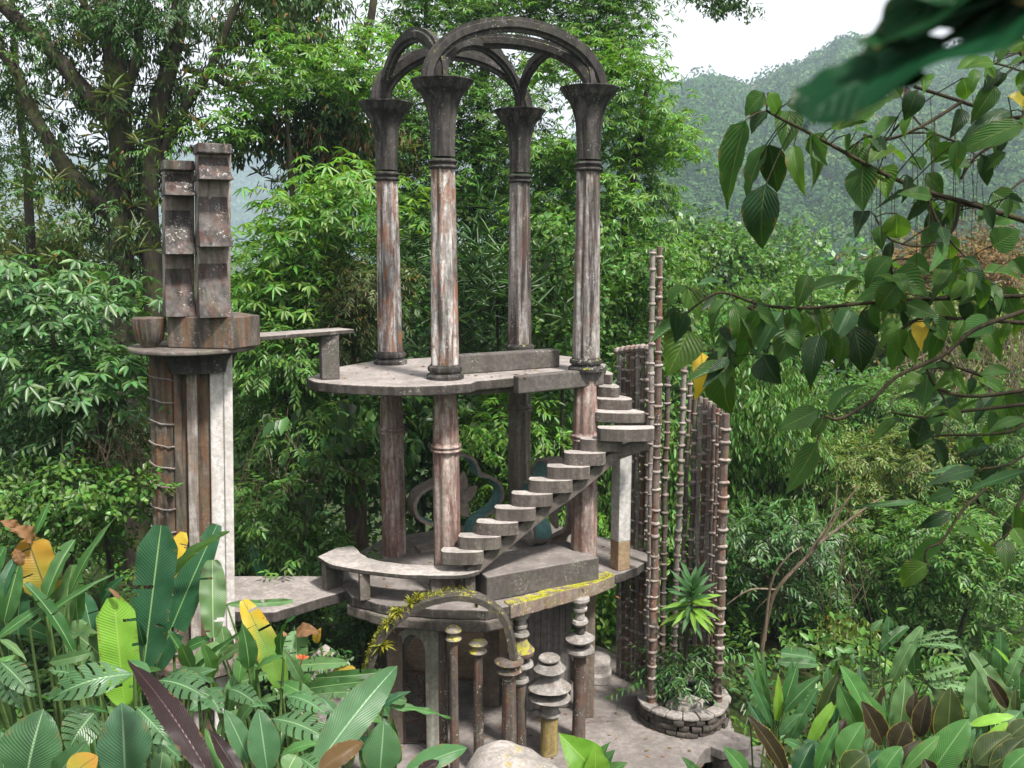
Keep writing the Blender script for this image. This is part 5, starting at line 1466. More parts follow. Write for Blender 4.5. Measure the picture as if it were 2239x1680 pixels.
plant('purple_leaf_plant', 'dark purple backed leaf slanting across the lower left', 'plant', (520, 0), 3.9, [
  ((1300, 1760), (770, 1005), 175, 'purple', 'lance', 0, .5, dict(roll=.2, fold=.15)),
  ((1480, 1760), (1262, 1420), 105, 'purple', 'lance', .1, .3, {}),
  ((905, 1110), (772, 1008), 90, 'bluegreen', 'lance', .45, .52, dict(nostem=True)),
  ((1400, 1760), (1240, 1420), 130, 'fresh', 'lance', .3, .4, {})], Z1)
plant('broad_leaf_plant', 'pair of pale ribbed leaves behind the purple leaf', 'plant', (560, 0), 4.4, [
  ((400, 1640), (325, 1105), 285, 'calathea', 'calathea', 0, .1, {}),
  ((250, 1560), (45, 1115), 190, 'calathea', 'calathea', .1, .2, {}),
  ((560, 1640), (640, 1490), 200, 'pale', 'calathea', -.1, 0, {}),
  ((520, 1490), (862, 1388), 115, 'fresh', 'lance', .3, .3, {})], Z2)
plant('broad_leaf_plant', 'long ribbed leaf reaching up towards the mossy arch', 'plant', (690, 0), 4.6, [
  ((770, 1640), (1482, 748), 345, 'calathea', 'calathea', 0, .6, dict(roll=.1)),
  ((820, 1640), (1200, 1382), 210, 'brown_under', 'calathea', -.2, .0, {})], Z2)
plant('broad_leaf_plant', 'pointed ribbed leaf left of the boulder', 'plant', (835, 0), 5.0, [
  ((1335, 1660), (1372, 1202), 350, 'calathea', 'calathea', 0, .1, {}),
  ((1540, 1650), (2062, 1432), 215, 'bluegreen', 'calathea', .1, .3, {}),
  ((1640, 1680), (1830, 1540), 130, 'purple', 'calathea', -.2, -.1, {})], Z2)
plant('banana_plant', 'yellow tipped banana leaf with drooping leaves beside the low walkway', 'banana plant', (620, 0), 7.6, [
  ((525, 925), (195, 200), 235, 'yellow', 'banana', 0, .2, dict(roll=.1)),
  ((655, 790), (640, 455), 225, 'pale', 'blunt', .2, .3, {}),
  ((640, 470), (840, 470), 130, 'dry', 'lance', .25, .2, dict(nostem=True, rip=.06, bend=.25)),
  ((560, 480), (500, 500), 60, 'dry', 'lance', .25, .2, dict(nostem=True, rip=.06)),
  ((800, 560), (845, 430), 80, 'gold', 'lance', .3, .3, dict(nostem=True)),
  ((0, 640), (312, 562), 85, 'pale', 'banana', 0, -.1, dict(roll=.5)),
  ((80, 915), (402, 822), 120, 'pale', 'banana', -.2, -.3, dict(roll=.4)),
  ((595, 750), (1065, 722), 120, 'pale', 'banana', .1, 0, dict(roll=.4)),
  ((670, 950), (1205, 880), 120, 'banana', 'banana', -.1, -.2, dict(roll=.4)),
  ((800, 850), (1405, 795), 105, 'banana', 'banana', 0, 0, dict(roll=.6)),
  ((340, 1030), (725, 930), 66, 'pale', 'blunt', -.4, -.4, dict(roll=.6)),
  ((790, 990), (1185, 965), 100, 'pale', 'blunt', -.2, -.3, dict(tear=.12, roll=.3)),
  ((1340, 1005), (1560, 1042), 80, 'pale', 'blunt', -.2, -.2, dict(roll=.5)),
  ((1300, 1095), (1932, 1190), 72, 'fresh', 'lance', -.2, -.1, dict(fold=.5, rip=.03)),
  ((60, 235), (612, 208), 62, 'pale', 'blunt', .8, .9, dict(roll=.6)),
  ((960, 785), (1132, 775), 55, 'gold', 'blunt', 0, 0, {}),
  ((60, 700), (20, 420), 170, 'pale', 'banana', .4, .4, {}),
  ((700, 900), (760, 820), 90, 'fresh', 'banana', 0, 0, {})], Z2)
# heliconia flower by that plant
q = P(480 + 690 / 3.814, 1260 + 690 / 3.814, 7.4); gr = float(ground_z(q.x, q.y))
fl = thing('flower_stalk', (q.x, q.y, gr), 'thin stalk with a small coral red flower among the banana leaves', 'flower')
m = MB(); m.tube([(q.x - .02, q.y, gr), (q.x - .03, q.y, q.z - .4), q], [.009, .007, .006], 6, sub=4); m.build('stalk', STEM['red'], fl, smooth=70)
redm = bladeparams('coral_bract', (0.6, 0.13, 0.06), rib=(0.6, 0.2, 0.1), veins=8, vstr=.2)
for a in (-.9, -.3, .4, 1.1): blade(q, q + Vector((.07 * math.sin(a), -.01, .05 * math.cos(a))), .025, redm, fl, 'lance', name='bract')
# --- split leaved plants
MON = [('split leaved plant at the far left edge', (30, 0), 5.2, [((0, 1015), (175, 1185), 160, 0), ((-20, 1100), (110, 1260), 140, .1)]),
       ('split leaf spread in front of the lime leaf', (200, 0), 5.0, [((815, 1090), (325, 1195), 235, -.1), ((480, 1120), (330, 1060), 110, .2)]),
       ('split leaf hanging between the two ribbed leaves', (160, 0), 4.9, [((575, 1320), (420, 1520), 250, -.1), ((380, 1310), (600, 1390), 130, .1)]),
       ('split leaf right of the upright bluish leaf', (330, 0), 5.0, [((825, 1290), (1010, 1480), 220, -.1), ((950, 1500), (1080, 1580), 130, 0)]),
       ('split leaf beside the point of the purple leaf', (390, 0), 5.3, [((955, 1130), (1235, 1205), 205, 0), ((1200, 1190), (1330, 1290), 150, .1), ((1380, 1180), (1540, 1250), 140, .2)])]
for lab, rp, d, lv in MON:
    plant('split_leaf_plant', lab, 'plant', rp, d, [(b, t_, w, 'monstera', 'calathea', off, off - .15, dict(split=1, bend=.1, droop=.15, fold=.1)) for b, t_, w, off in lv], Z1)
for lab, rp, d, lv in [('split leaf reaching right below the yellow tipped leaf', (640, 0), 5.2, [((430, 1190), (905, 1335), 270, -.1), ((450, 1140), (300, 1060), 120, 0)]),
                       ('smaller split leaf behind the long ribbed leaf', (660, 0), 5.6, [((555, 1000), (865, 1105), 190, 0), ((590, 1010), (640, 1110), 110, 0)]),
                       ('pale split leaf at the bottom under the ribbed leaves', (640, 0), 4.7, [((640, 1500), (840, 1640), 170, 0)])]:
    plant('split_leaf_plant', lab, 'plant', rp, d, [(b, t_, w, 'monstera', 'calathea', off, off - .15, dict(split=1, bend=.1, droop=.15, fold=.1)) for b, t_, w, off in lv], Z2)
rx2 = random.Random(32)
for k, (px, y0, y1, d_, lab, mats) in enumerate(((70, 1380, 1640, 5.6, 'low mixed green leaves filling the gap at the far left', ['fresh', 'banana', 'calathea']), (330, 1430, 1660, 5.7, 'low mixed leaves under the purple leaf and the lime leaf', ['fresh', 'calathea', 'banana', 'pale']),
                                     (560, 1400, 1640, 6.0, 'low pale leaves between the yellow tipped leaf and the ribbed leaves', ['pale', 'fresh', 'banana']), (760, 1480, 1680, 6.2, 'low shaded leaves in front of the iron gate', ['banana_dark', 'fresh', 'calathea']), (210, 1250, 1430, 6.9, 'dark narrow leaves behind the lime green leaf', ['banana_dark', 'banana', 'pale']))):
    lv = []
    for _ in range(16):
        x = px + rx2.uniform(-110, 110); yb = rx2.uniform(y0 + 40, y1 + 60); L_ = rx2.uniform(60, 130); a = rx2.gauss(0, .8)
        lv.append(((x, yb), (x + math.sin(a) * L_, yb - math.cos(a) * L_ * .8), L_ * rx2.uniform(.28, .45), rx2.choice(mats), rx2.choice(['calathea', 'lance', 'ovate']), rx2.uniform(-.2, .4), rx2.uniform(-.3, .4), {}))
    plant('mixed_leaf_plant', lab, 'plant', (px, 0), d_, lv, (1, 0, 0))
# banana sprouts by the tower foot, further back
plant('banana_sprout', 'two dark banana sprouts standing behind the low walkway', 'banana plant', (590, 0), 15.4, [((720, 1480), (655, 1290), 60, 'banana_dark', 'banana', 0, 0, {}), ((690, 1480), (635, 1290), 30, 'bluegreen', 'lance', 0, 0, {}), ((800, 1480), (880, 1300), 110, 'banana', 'banana', .2, .2, {}), ((900, 1480), (960, 1340), 50, 'banana', 'lance', .2, .2, {})], (2.442, 280, 660))
# light lobed leaf at the bottom centre
plant('lobed_leaf_plant', 'bright light green lobed leaves at the bottom centre right of the boulder', 'plant', (1290, 0), 7.5, [
  ((1305, 1690), (1222, 1603), 95, 'lime', 'ovate', 0, 0, {}), ((1300, 1690), (1268, 1612), 60, 'lime', 'ovate', .1, .1, {}), ((1310, 1692), (1345, 1640), 40, 'bluegreen', 'lance', 0, 0, {}), ((1300, 1700), (1300, 1630), 70, 'lime', 'ovate', -.1, -.1, {}), ((1320, 1700), (1372, 1668), 36, 'fresh', 'lance', 0, 0, {}), ((1290, 1700), (1335, 1622), 34, 'fresh', 'lance', .1, .1, {})], (1, 0, 0))
plant('spear_sprout', 'single narrow leaf poking up at the bottom by the terrace edge', 'plant', (1520, 0), 7.0, [((1525, 1700), (1490, 1655), 26, 'bluegreen', 'lance', 0, 0, {}), ((1535, 1700), (1505, 1668), 22, 'fresh', 'lance', 0, 0, {})], (1, 0, 0))

# --- right foreground
plant('spear_leaf_plant', 'clump of narrow upright spear leaves right of the planter', 'plant', (1690, 0), 10.2, [
  ((560, 1050), (370, 635), 75, 'bluegreen', 'lance', 0, .1, {}), ((580, 1090), (432, 470), 64, 'fresh', 'lance', .1, .3, {}), ((592, 1010), (602, 690), 68, 'lime', 'lance', 0, 0, {}), ((620, 960), (735, 615), 100, 'banana', 'lance', 0, .1, {}),
  ((640, 945), (885, 705), 105, 'banana', 'lance', -.1, -.1, {}), ((520, 1070), (395, 870), 62, 'banana_dark', 'lance', -.1, 0, {}), ((615, 1100), (765, 955), 95, 'bluegreen', 'lance', -.2, -.2, {}), 
  ((540, 1060), (500, 520), 50, 'bluegreen', 'lance', .2, .3, {}),  ((650, 900), (700, 590), 70, 'bluegreen', 'lance', .3, .3, {}), ((420, 1000), (520, 800), 100, 'pale', 'banana', .4, .4, {}), ((680, 1130), (860, 800), 110, 'bluegreen', 'banana', .5, .5, {}), ((640, 1130), (835, 1225), 66, 'banana', 'lance', -.3, -.4, {})], Z3)
RF = [('olive broad leaved plant behind the front row at right', 1830, 8.6, [((870, 1045), (1000, 725), 105, 'olive', 0), ((1180, 965), (1020, 685), 145, 'fresh', 0), ((1140, 1065), (1008, 805), 140, 'fresh', -.1), ((800, 1195), (985, 900), 90, 'lime', -.1), ((930, 860), (930, 680), 70, 'bluegreen', .3), ((1150, 830), (1130, 670), 60, 'calathea_blue', .4)]),
      ('plant with large pale blue green leaf in the middle of the right cluster', 1980, 8.2, [((1390, 1085), (1432, 765), 160, 'pale', 0), ((1310, 1110), (1165, 855), 110, 'fresh', 0), ((1290, 1170), (1160, 918), 155, 'bronze', -.2), ((1440, 1010), (1500, 830), 70, 'bronze', .1), ((1350, 1080), (1250, 930), 90, 'bluegreen', .2)]),
      ('bronze leaved plant with yellow edged leaves in the right cluster', 2040, 7.8, [((1525, 1115), (1580, 875), 125, 'bronze', 0), ((1705, 1190), (1730, 840), 195, 'olive', 0), ((1360, 1210), (1440, 1035), 165, 'bronze', -.3), ((1480, 1000), (1495, 850), 90, 'bronze', .2), ((1560, 1290), (1690, 1145), 90, 'fresh', -.4), ((1620, 1100), (1640, 920), 60, 'bronze', .3)]),
      ('plant with pale upright leaf near the right edge', 2140, 8.0, [((1905, 1020), (1900, 715), 150, 'pale', 0), ((1930, 1130), (1890, 920), 110, 'pale', -.2), ((1850, 1040), (2125, 985), 70, 'lime', -.3), ((1960, 1160), (1970, 1000), 36, 'purple', -.2), ((2110, 1060), (2185, 960), 130, 'bluegreen', -.1)]),
      ('front row broad leaved plant at the bottom, left of the bronze leaves', 1870, 6.8, [((1010, 1275), (1150, 1050), 170, 'fresh', 0), ((1030, 1360), (1170, 1240), 190, 'olive', -.2), ((850, 1350), (985, 1055), 95, 'fresh', .1), ((1280, 1360), (1400, 1200), 150, 'fresh', -.2), ((1180, 1200), (1210, 1130), 60, 'bluegreen', .2), ((1000, 1130), (1040, 1010), 80, 'bronze', .3), ((1180, 1340), (1280, 1220), 110, 'banana_dark', 0)]),
      ('front row plant with long fresh green leaves at the bottom right', 2080, 6.6, [((1590, 1370), (1830, 1045), 215, 'fresh', 0), ((1430, 1330), (1640, 1135), 100, 'fresh', -.1), ((1500, 1330), (1600, 1150), 110, 'fresh', .2), ((1850, 1350), (1960, 1275), 120, 'olive', -.2), ((1750, 1300), (1880, 1090), 90, 'bluegreen', .3), ((1620, 1360), (1560, 1270), 100, 'bronze', -.3), ((1700, 1350), (1700, 1180), 130, 'banana', .3)]),
      ('olive edged broad leaves in the bottom right corner', 2180, 6.4, [((1890, 1290), (2105, 1115), 180, 'olive', 0), ((2000, 1350), (2205, 1145), 140, 'olive', -.1), ((2080, 1350), (2240, 1210), 120, 'fresh', -.3), ((2100, 1130), (2240, 1020), 120, 'olive', .2), ((1950, 1200), (2090, 1040), 90, 'lime', .3)]),
      ('dark leaves hanging over the stepping slabs', 1700, 7.0, [((660, 1370), (425, 1025), 125, 'bronze', 0), ((720, 1370), (825, 1175), 140, 'banana_dark', 0), ((400, 1370), (258, 1205), 120, 'fresh', -.2), ((560, 1360), (480, 1240), 60, 'olive', -.1), ((770, 1140), (900, 1260), 100, 'banana_dark', .2)])]
rx = random.Random(31)
for lab, px, d, lv in RF:
    # lengthen about the foot, and fill in with smaller leaves behind
    lv = [(b, (b[0] + (t_[0] - b[0]) * 1.1, b[1] + (t_[1] - b[1]) * 1.16), w * 1.08, mt, off) for b, t_, w, mt, off in lv]
    x0 = min(q[1][0] for q in lv); x1 = max(q[1][0] for q in lv); y0 = min(q[1][1] for q in lv); y1 = max(q[0][1] for q in lv)
    for _ in range(9 if 'slabs' not in lab else 0):
        x = rx.uniform(x0, x1); yb = rx.uniform((y0 + y1) / 2, y1); L_ = rx.uniform(140, 260); a = rx.gauss(0, .5)
        lv.append(((x, yb), (x + math.sin(a) * L_, yb - math.cos(a) * L_), L_ * rx.uniform(.26, .38), rx.choice(['fresh', 'olive', 'bronze', 'banana', 'calathea', 'banana_dark', 'fresh']), rx.uniform(.3, .9)))
    plant('broad_leaf_plant', lab, 'plant', (px, 0), d, [(b, t_, w, mt, 'calathea', off, off + .05, dict(fold=.3)) for b, t_, w, mt, off in lv], Z3, group='broad leaved plants in the lower right')
plant('banana_plant', 'banana with pale striped leaf near the right edge', 'banana plant', (2180, 0), 9.5, [
  ((2130, 980), (1865, 555), 130, 'pale', 'banana', -.2, 0, dict(rip=.02)), ((1900, 720), (1800, 505), 68, 'banana', 'lance', 0, .1, {}), ((2065, 760), (2060, 425), 110, 'bluegreen', 'banana', .2, .2, {}), ((2095, 780), (2212, 520), 90, 'pale', 'banana', 0, 0, {}), ((1990, 740), (1960, 540), 90, 'bluegreen', 'banana', .3, .3, {}), ((2120, 640), (2010, 520), 26, 'lime', 'lance', 0, 0, {}), ((2180, 900), (2180, 700), 80, 'banana', 'banana', .1, .1, {})], Z3)
plant('banana_plant', 'wind torn banana with silvery drooping leaves at the right', 'banana plant', (1960, 0), 11.5, [
  ((1360, 735), (1545, 392), 105, 'pale', 'banana', 0, 0, {}), ((1460, 495), (1775, 418), 40, 'pale', 'banana', 0, -.2, dict(tear=.25, rip=.03)), ((1470, 505), (1780, 462), 40, 'pale', 'banana', .1, 0, dict(tear=.25, rip=.03)), ((1470, 510), (1835, 535), 55, 'pale', 'banana', .1, -.1, dict(tear=.3, rip=.04)),
  ((1560, 725), (1865, 640), 90, 'pale', 'banana', -.2, -.3, dict(tear=.3, rip=.03)), ((1590, 765), (1855, 805), 90, 'pale', 'banana', -.2, -.3, dict(tear=.25, rip=.03)), ((1315, 520), (1330, 325), 85, 'bluegreen', 'banana', .2, .2, {}), ((1270, 550), (1455, 388), 85, 'banana', 'banana', .1, .1, {}), ((1210, 420), (1290, 340), 50, 'pale', 'lance', .3, .3, {}), ((1500, 700), (1480, 520), 90, 'bluegreen', 'banana', .2, .2, {}), ((1180, 820), (1330, 840), 60, 'bluegreen', 'banana', -.2, -.2, dict(roll=.5)), ((620, 560), (850, 600), 110, 'bluegreen', 'banana', .6, .6, dict(roll=.4)), ((600, 620), (860, 640), 70, 'bluegreen', 'banana', .5, .5, dict(roll=.4))], Z3)
tree('vine_mound', 'mound of vines topped with bright yellow green shoots at the right', 'shrub', 12.6, (1840, None), [([(1850, 1470), (1860, 1420), (1850, 1380)], 6, 3), ([(1860, 1420), (1885, 1440), (1880, 1490)], 6, 3)],
     [(1800, 1400, 42, 40), (1890, 1400, 40, 36), (1820, 1450, 40, 30), (1870, 1440, 40, 32)], 'broad', LM['mid'], .17, .1, 1.6, 'dark', extra=[('shoots', [(1850, 1368, 46, 18), (1890, 1385, 38, 16), (1800, 1380, 30, 14)], 'hang', LM['yellow'], .07, .03, 2.4)])
# bare reddish sapling on the right
sap = thing('bare_sapling', P(1650, 1430, 16), 'slender reddish sapling with bare forked branches on the right', 'sapling')
m = MB(); m.tube([P(1662, 1440, 16), P(1680, 1340, 16), P(1705, 1280, 16), P(1790, 1190, 16.2), P(1840, 1110, 16.4), P(1880, 1060, 16.5)], [.05, .045, .038, .03, .022, .01], 8, sub=5); m.build('trunk', BARK['brown'], sap, smooth=70)
for pts in (([P(1672, 1400, 16), P(1685, 1280, 15.9), P(1720, 1220, 15.8), P(1755, 1195, 15.8)], .03), ([P(1790, 1190, 16.2), P(1880, 1120, 16.2), P(1935, 1085, 16.2)], .03), ([P(1700, 1290, 16), P(1640, 1290, 15.8), P(1590, 1322, 15.8)], .02), ([P(1770, 1205, 16.2), P(1820, 1130, 16.2), P(1830, 1060, 16.2)], .02)):
    m = MB(); m.tube(pts[0], [pts[1], pts[1] * .8, pts[1] * .55, pts[1] * .35][:len(pts[0])], 7, sub=4); m.build('branch', BARK['pale'], sap, smooth=70)

# --- planter plants
dr = thing('dracaena', (2.97, 15.05, TZ + .25), 'variegated yellow green rosette plant on a slim trunk in the planter', 'plant')
top = P(1512, 1320, 14.6)
m = MB(); m.tube([(2.97, 15.05, TZ + .25), (2.95, 14.9, 3.2), top], [.04, .032, .025], 8, sub=5); m.build('trunk', BARK['dark'], dr, smooth=70)
rd = random.Random(8)
for k in range(46):
    tier = k / 46; a = k * 2.4; el = 1.25 - tier * 2.0 + rd.uniform(-.15, .15)
    b = top + Vector((0, 0, .22 - tier * .42)); L = rd.uniform(.42, .58)
    d = Vector((math.cos(a) * math.cos(el), math.sin(a) * math.cos(el), math.sin(el)))
    blade(b + d * .02, b + d * L - Vector((0, 0, .08 * tier)), .088, BL['lime' if tier > .35 and rd.random() < .7 else 'bluegreen'], dr, 'lance', bend=.12, nu=7, roll=0)
tree('shade_fern', 'dark leafy plant filling the inside of the planter', 'plant', 15.1, (1490, None), [], [(1485, 1462, 42, 32), (1530, 1460, 34, 38), (1465, 1485, 28, 20), (1500, 1415, 26, 44), (1450, 1465, 22, 26)], 'pin', LM['deep'], .15, .045, 4.2, 'dark')
# arching strap plants growing on the mossy arch
bro = leafmat('yellow_bromeliad', (0.28, 0.29, 0.03), trans=.35, var=.3)
for i, (px, py, s, lab) in enumerate(((838, 1411, 1.25, 'yellow green bromeliad low on the left limb of the mossy arch'), (850, 1364, 1.0, 'pinkish yellow bromeliad above the lowest one on the arch'), (872, 1338, 1.0, 'spiky bromeliad halfway up the left limb of the arch'), (898, 1318, .8, 'bromeliad with upright spikes left of the arch crown'), (914, 1306, .7, 'small bromeliad near the crown of the mossy arch'), (1001, 1304, .5, 'tiny bromeliad just right of the arch crown'), (1043, 1322, .5, 'tiny green bromeliad right side of the mossy arch'))):
    c = P(px, py, 12.86); n = 26
    d = unit(rvec(n) + np.array([0, -.4, .6])); p = np.repeat(np.array([tuple(c)]), n, 0)
    o = leaf_object('bromeliad', [(p, d, unit(UPV + rvec(n) * .5), RNG.uniform(.1, .2, n) * s, np.full(n, .018) * (1 + s))], bro, None); tag(o, lab, 'bromeliad', 'bromeliads on the mossy arch'); o['kind'] = 'thing'
# moss cushion along the arch
cp_ = []
for i, p in enumerate(pl):
    if i < 3 or i > 30: continue
    n = 60 if i < 24 else 20; c = np.array(tuple(p)) + RNG.normal(size=(n, 3)) * np.array([.02, .06, .02]) + np.array(tuple((p - cen).normalized())) * .035
    cp_.append((c, unit(rvec(n) + np.array(tuple((p - cen).normalized())) * 1.2), rvec(n), RNG.uniform(.015, .04, n), RNG.uniform(.008, .016, n)))
leaf_object('moss', cp_, bro, ma, 'stuff')

kp = []
for a_, b_ in (((-0.02, 13.36), (0.6, 13.78)), ((0.6, 13.78), (1.29, 14.28)), ((1.29, 14.28), (1.7, 14.66))):
    n = 240; u = RNG.random(n); w_ = np.abs(RNG.normal(0, .06, n))
    c_ = np.stack([a_[0] + (b_[0] - a_[0]) * u - w_ * .5, a_[1] + (b_[1] - a_[1]) * u + w_ * .9, np.full(n, LO + .028)], -1)
    kp.append((c_, unit(rvec(n) + np.array([0, -.3, .9])), rvec(n), RNG.uniform(.008, .024, n), RNG.uniform(.008, .015, n)))
leaf_object('moss', kp, bro, pav, 'stuff')
# --- leafy branches reaching in from the right
ZA = (2.6365, 1400, 0); ZB = (2.274, 1400, 550)
def branch(label, d, stems, leaves, conv, seed, name='leafy_branch', extra=0, sizes=(70, 120)):
    sc, ox, oy = conv; rb = random.Random(seed)
    t = thing(name, P(stems[0][0][0][0] / sc + ox, stems[0][0][0][1] / sc + oy, d), label, 'branch', 'leafy branches hanging in from the right')
    k = d / F; ways = []
    for pts, r0, r1 in stems:
        w = [P(q[0] / sc + ox, q[1] / sc + oy, d + (q[2] if len(q) > 2 else 0)) for q in pts]
        if pts[0][0] / sc + ox > 2240:      # runs on to the parent trunk beyond the frame
            w = [P(2530, max(-60, min(1250, pts[0][1] / sc + oy + 60)), 4.6)] + w
        m = MB(); m.tube(w, [(r0 + (r1 - r0) * i / (len(w) - 1)) / sc * k for i in range(len(w))], 7, sub=5); m.build('stem', STEM['twig'], t, smooth=70)
        ways.append(smooth_path(w, [0] * len(w), 8)[0])
    def put(b, tp, w, mt, dd):
        tp = (b[0] + (tp[0] - b[0]) * 1.06, b[1] + (tp[1] - b[1]) * 1.06); w *= rb.uniform(.9, 1.15)
        wb = P(b[0] / sc + ox, b[1] / sc + oy, d + dd); wt = P(tp[0] / sc + ox, tp[1] / sc + oy, d + dd + rb.uniform(-.12, .12))
        o = blade(wb, wt, w / sc * k, BL[mt], t, 'ovate', bend=rb.uniform(-.04, .16), fold=rb.uniform(.02, .6), roll=rb.uniform(-.55, .55), droop=rb.uniform(0, .25), nu=10, rip=rb.uniform(.006, .03))
        near = min((q for w_ in ways for q in w_), key=lambda q: (q - wb).length)
        if (near - wb).length < .35:
            m = MB(); m.tube([near, near.lerp(wb, .5) + Vector((0, 0, .01)), wb], .0028, 5); m.build('petiole', STEM['twig'], t, smooth=70)
    for lf in leaves: put(lf[0], lf[1], lf[2], lf[3] if len(lf) > 3 else rb.choice(['branch', 'branch', 'branch_dark', 'branch_light']), rb.uniform(-.2, .25))
    for _ in range(extra):
        pts, r0, r1 = rb.choice(stems); i = rb.randrange(len(pts) - 1); u = rb.random()
        b = (pts[i][0] + (pts[i + 1][0] - pts[i][0]) * u + rb.uniform(-25, 25), pts[i][1] + (pts[i + 1][1] - pts[i][1]) * u + rb.uniform(-10, 40))
        L = rb.uniform(70, 190); a = rb.gauss(0.15, .75)
        put(b, (b[0] - math.sin(a) * L, b[1] + math.cos(a) * L), L * rb.uniform(.38, .66), rb.choice(['branch', 'branch', 'branch_dark', 'branch_light']), rb.uniform(-.3, .5))
    return t
def threads(t):
    m = MB(); rr = random.Random(4)
    for _ in range(34):
        x = rr.choice([1950, 1965, 2010, 2045, 2100, 2120, 1915, 2140]) + rr.uniform(-14, 14); y = rr.uniform(200, 420); l = rr.uniform(70, 220); dd = rr.uniform(4.0, 4.8)
        m.tube([P(x, y, dd), P(x + rr.uniform(-5, 5), y + l * .5, dd), P(x + rr.uniform(-6, 6), y + l, dd)], .0016, 4)
    o = m.build('hanging_threads', STEM['twig'], t, smooth=0); o['kind'] = 'stuff'
B_, D2, L2 = 'branch', 'branch_dark', 'branch_light'
tt_ = P(2530, 840, 4.6); gz_ = float(ground_z(tt_.x, tt_.y))
tb = thing('slim_tree', (tt_.x, tt_.y, gz_), 'slim bare trunk just beyond the right edge that carries the leafy branches', 'tree')
m = MB(); m.tube([(tt_.x + .1, tt_.y + .05, gz_ - .2), (tt_.x + .03, tt_.y, 7.5), P(2530, 900, 4.6), P(2530, 400, 4.6), P(2530, -90, 4.6), P(2560, -500, 4.7)], [.075, .07, .06, .05, .04, .015], 9, sub=4); m.build('trunk', BARK['dark'], tb, smooth=70)
ub = branch('upper leafy branch with large drooping leaves against the sky and hill', 4.2,
  [([(2330, 1300), (2212, 1270), (1850, 1160), (1640, 1100), (1400, 1000), (1180, 880), (960, 760), (820, 690), (730, 640)], 19, 7), ([(2330, 420, .3), (2180, 730, .2), (1940, 900, .1), (1850, 1030)], 14, 8),
   ([(2330, 690, .4), (2050, 680, .4), (1920, 610, .4), (1580, 500, .4)], 16, 10), ([(1850, 590, .4), (1620, 730, .3), (1420, 805, .2), (1285, 775, .2)], 12, 7), ([(1840, 1160), (1800, 1330), (1650, 1420), (1440, 1380), (1350, 1240)], 10, 5), ([(2330, 1000, .3), (2000, 1190, .2), (1660, 1130)], 9, 5), ([(1660, 1150), (1740, 1330), (1890, 1500)], 10, 5),
   ([(2330, 480, .2), (2130, 130, .2), (2080, -40, .2)], 12, 8), ([(2330, 450, .5), (2060, 370, .5), (1900, 380, .5)], 9, 5), ([(1820, 820, .3), (1640, 740, .3), (1560, 650, .3)], 8, 5)],
  [((610, 690), (465, 1172), 205, B_), ((725, 835), (608, 1130), 165, B_), ((745, 830), (792, 1112), 180, D2), ((725, 1062), (698, 1422), 215, D2), ((985, 775), (1052, 1072), 255, B_), ((885, 840), (932, 1100), 110, L2), ((735, 650), (640, 765), 125, D2), ((715, 535), (608, 662), 115, B_), ((865, 640), (832, 852), 150, B_), ((905, 595), (1010, 700), 110, B_),
   ((735, 535), (800, 690), 100, L2), ((840, 600), (960, 640), 80, D2), ((1265, 820), (1270, 975), 140, B_), ((1285, 960), (1270, 1192), 185, B_), ((1400, 965), (1420, 1112), 155, L2), ((1440, 830), (1322, 935), 110, L2), ((1485, 675), (1335, 795), 110, B_), ((1200, 690), (1445, 555), 120, B_), ((1100, 740), (1290, 690), 90, L2), ((1290, 1220), (1243, 1347), 105, D2), ((1480, 1232), (1475, 1385), 160, L2), ((1685, 1130), (1538, 1272), 85, D2), ((1595, 1090), (1358, 1168), 75, D2),
   ((1730, 950), (1852, 1045), 125, B_), ((1885, 940), (1740, 900), 60, B_), ((2205, 715), (1815, 865), 150, B_), ((2105, 880), (1968, 985), 95, B_), ((2050, 495), (1915, 692), 140, B_), ((1860, 450), (1880, 572), 125, L2), ((1825, 400), (1992, 365), 85, L2), ((2130, 300), (2205, 240), 120, L2), ((2140, 640), (1840, 832), 120, D2), ((2030, 1110), (2190, 1200), 120, B_), ((2030, 1290), (2200, 1260), 80, B_), ((2030, 1420), (2180, 1330), 150, B_), ((1780, 1350), (1790, 1500), 110, L2), ((1620, 980), (1560, 900), 100, B_), ((1650, 1000), (1740, 1110), 110, B_), ((1540, 1010), (1530, 1160), 70, D2), ((1560, 650), (1540, 480), 70, 'purple'), ((2060, 340), (2040, 270), 60, L2), ((2120, 560), (2212, 690), 130, 'gold'), ((1990, 400), (2040, 560), 120, B_), ((1600, 440), (1640, 520), 110, L2), ((1500, 560), (1420, 470), 90, B_), ((1320, 640), (1250, 720), 100, L2), ((1180, 780), (1200, 870), 100, B_), ((1440, 860), (1520, 930), 90, L2)], ZA, 91, extra=80)
threads(ub)
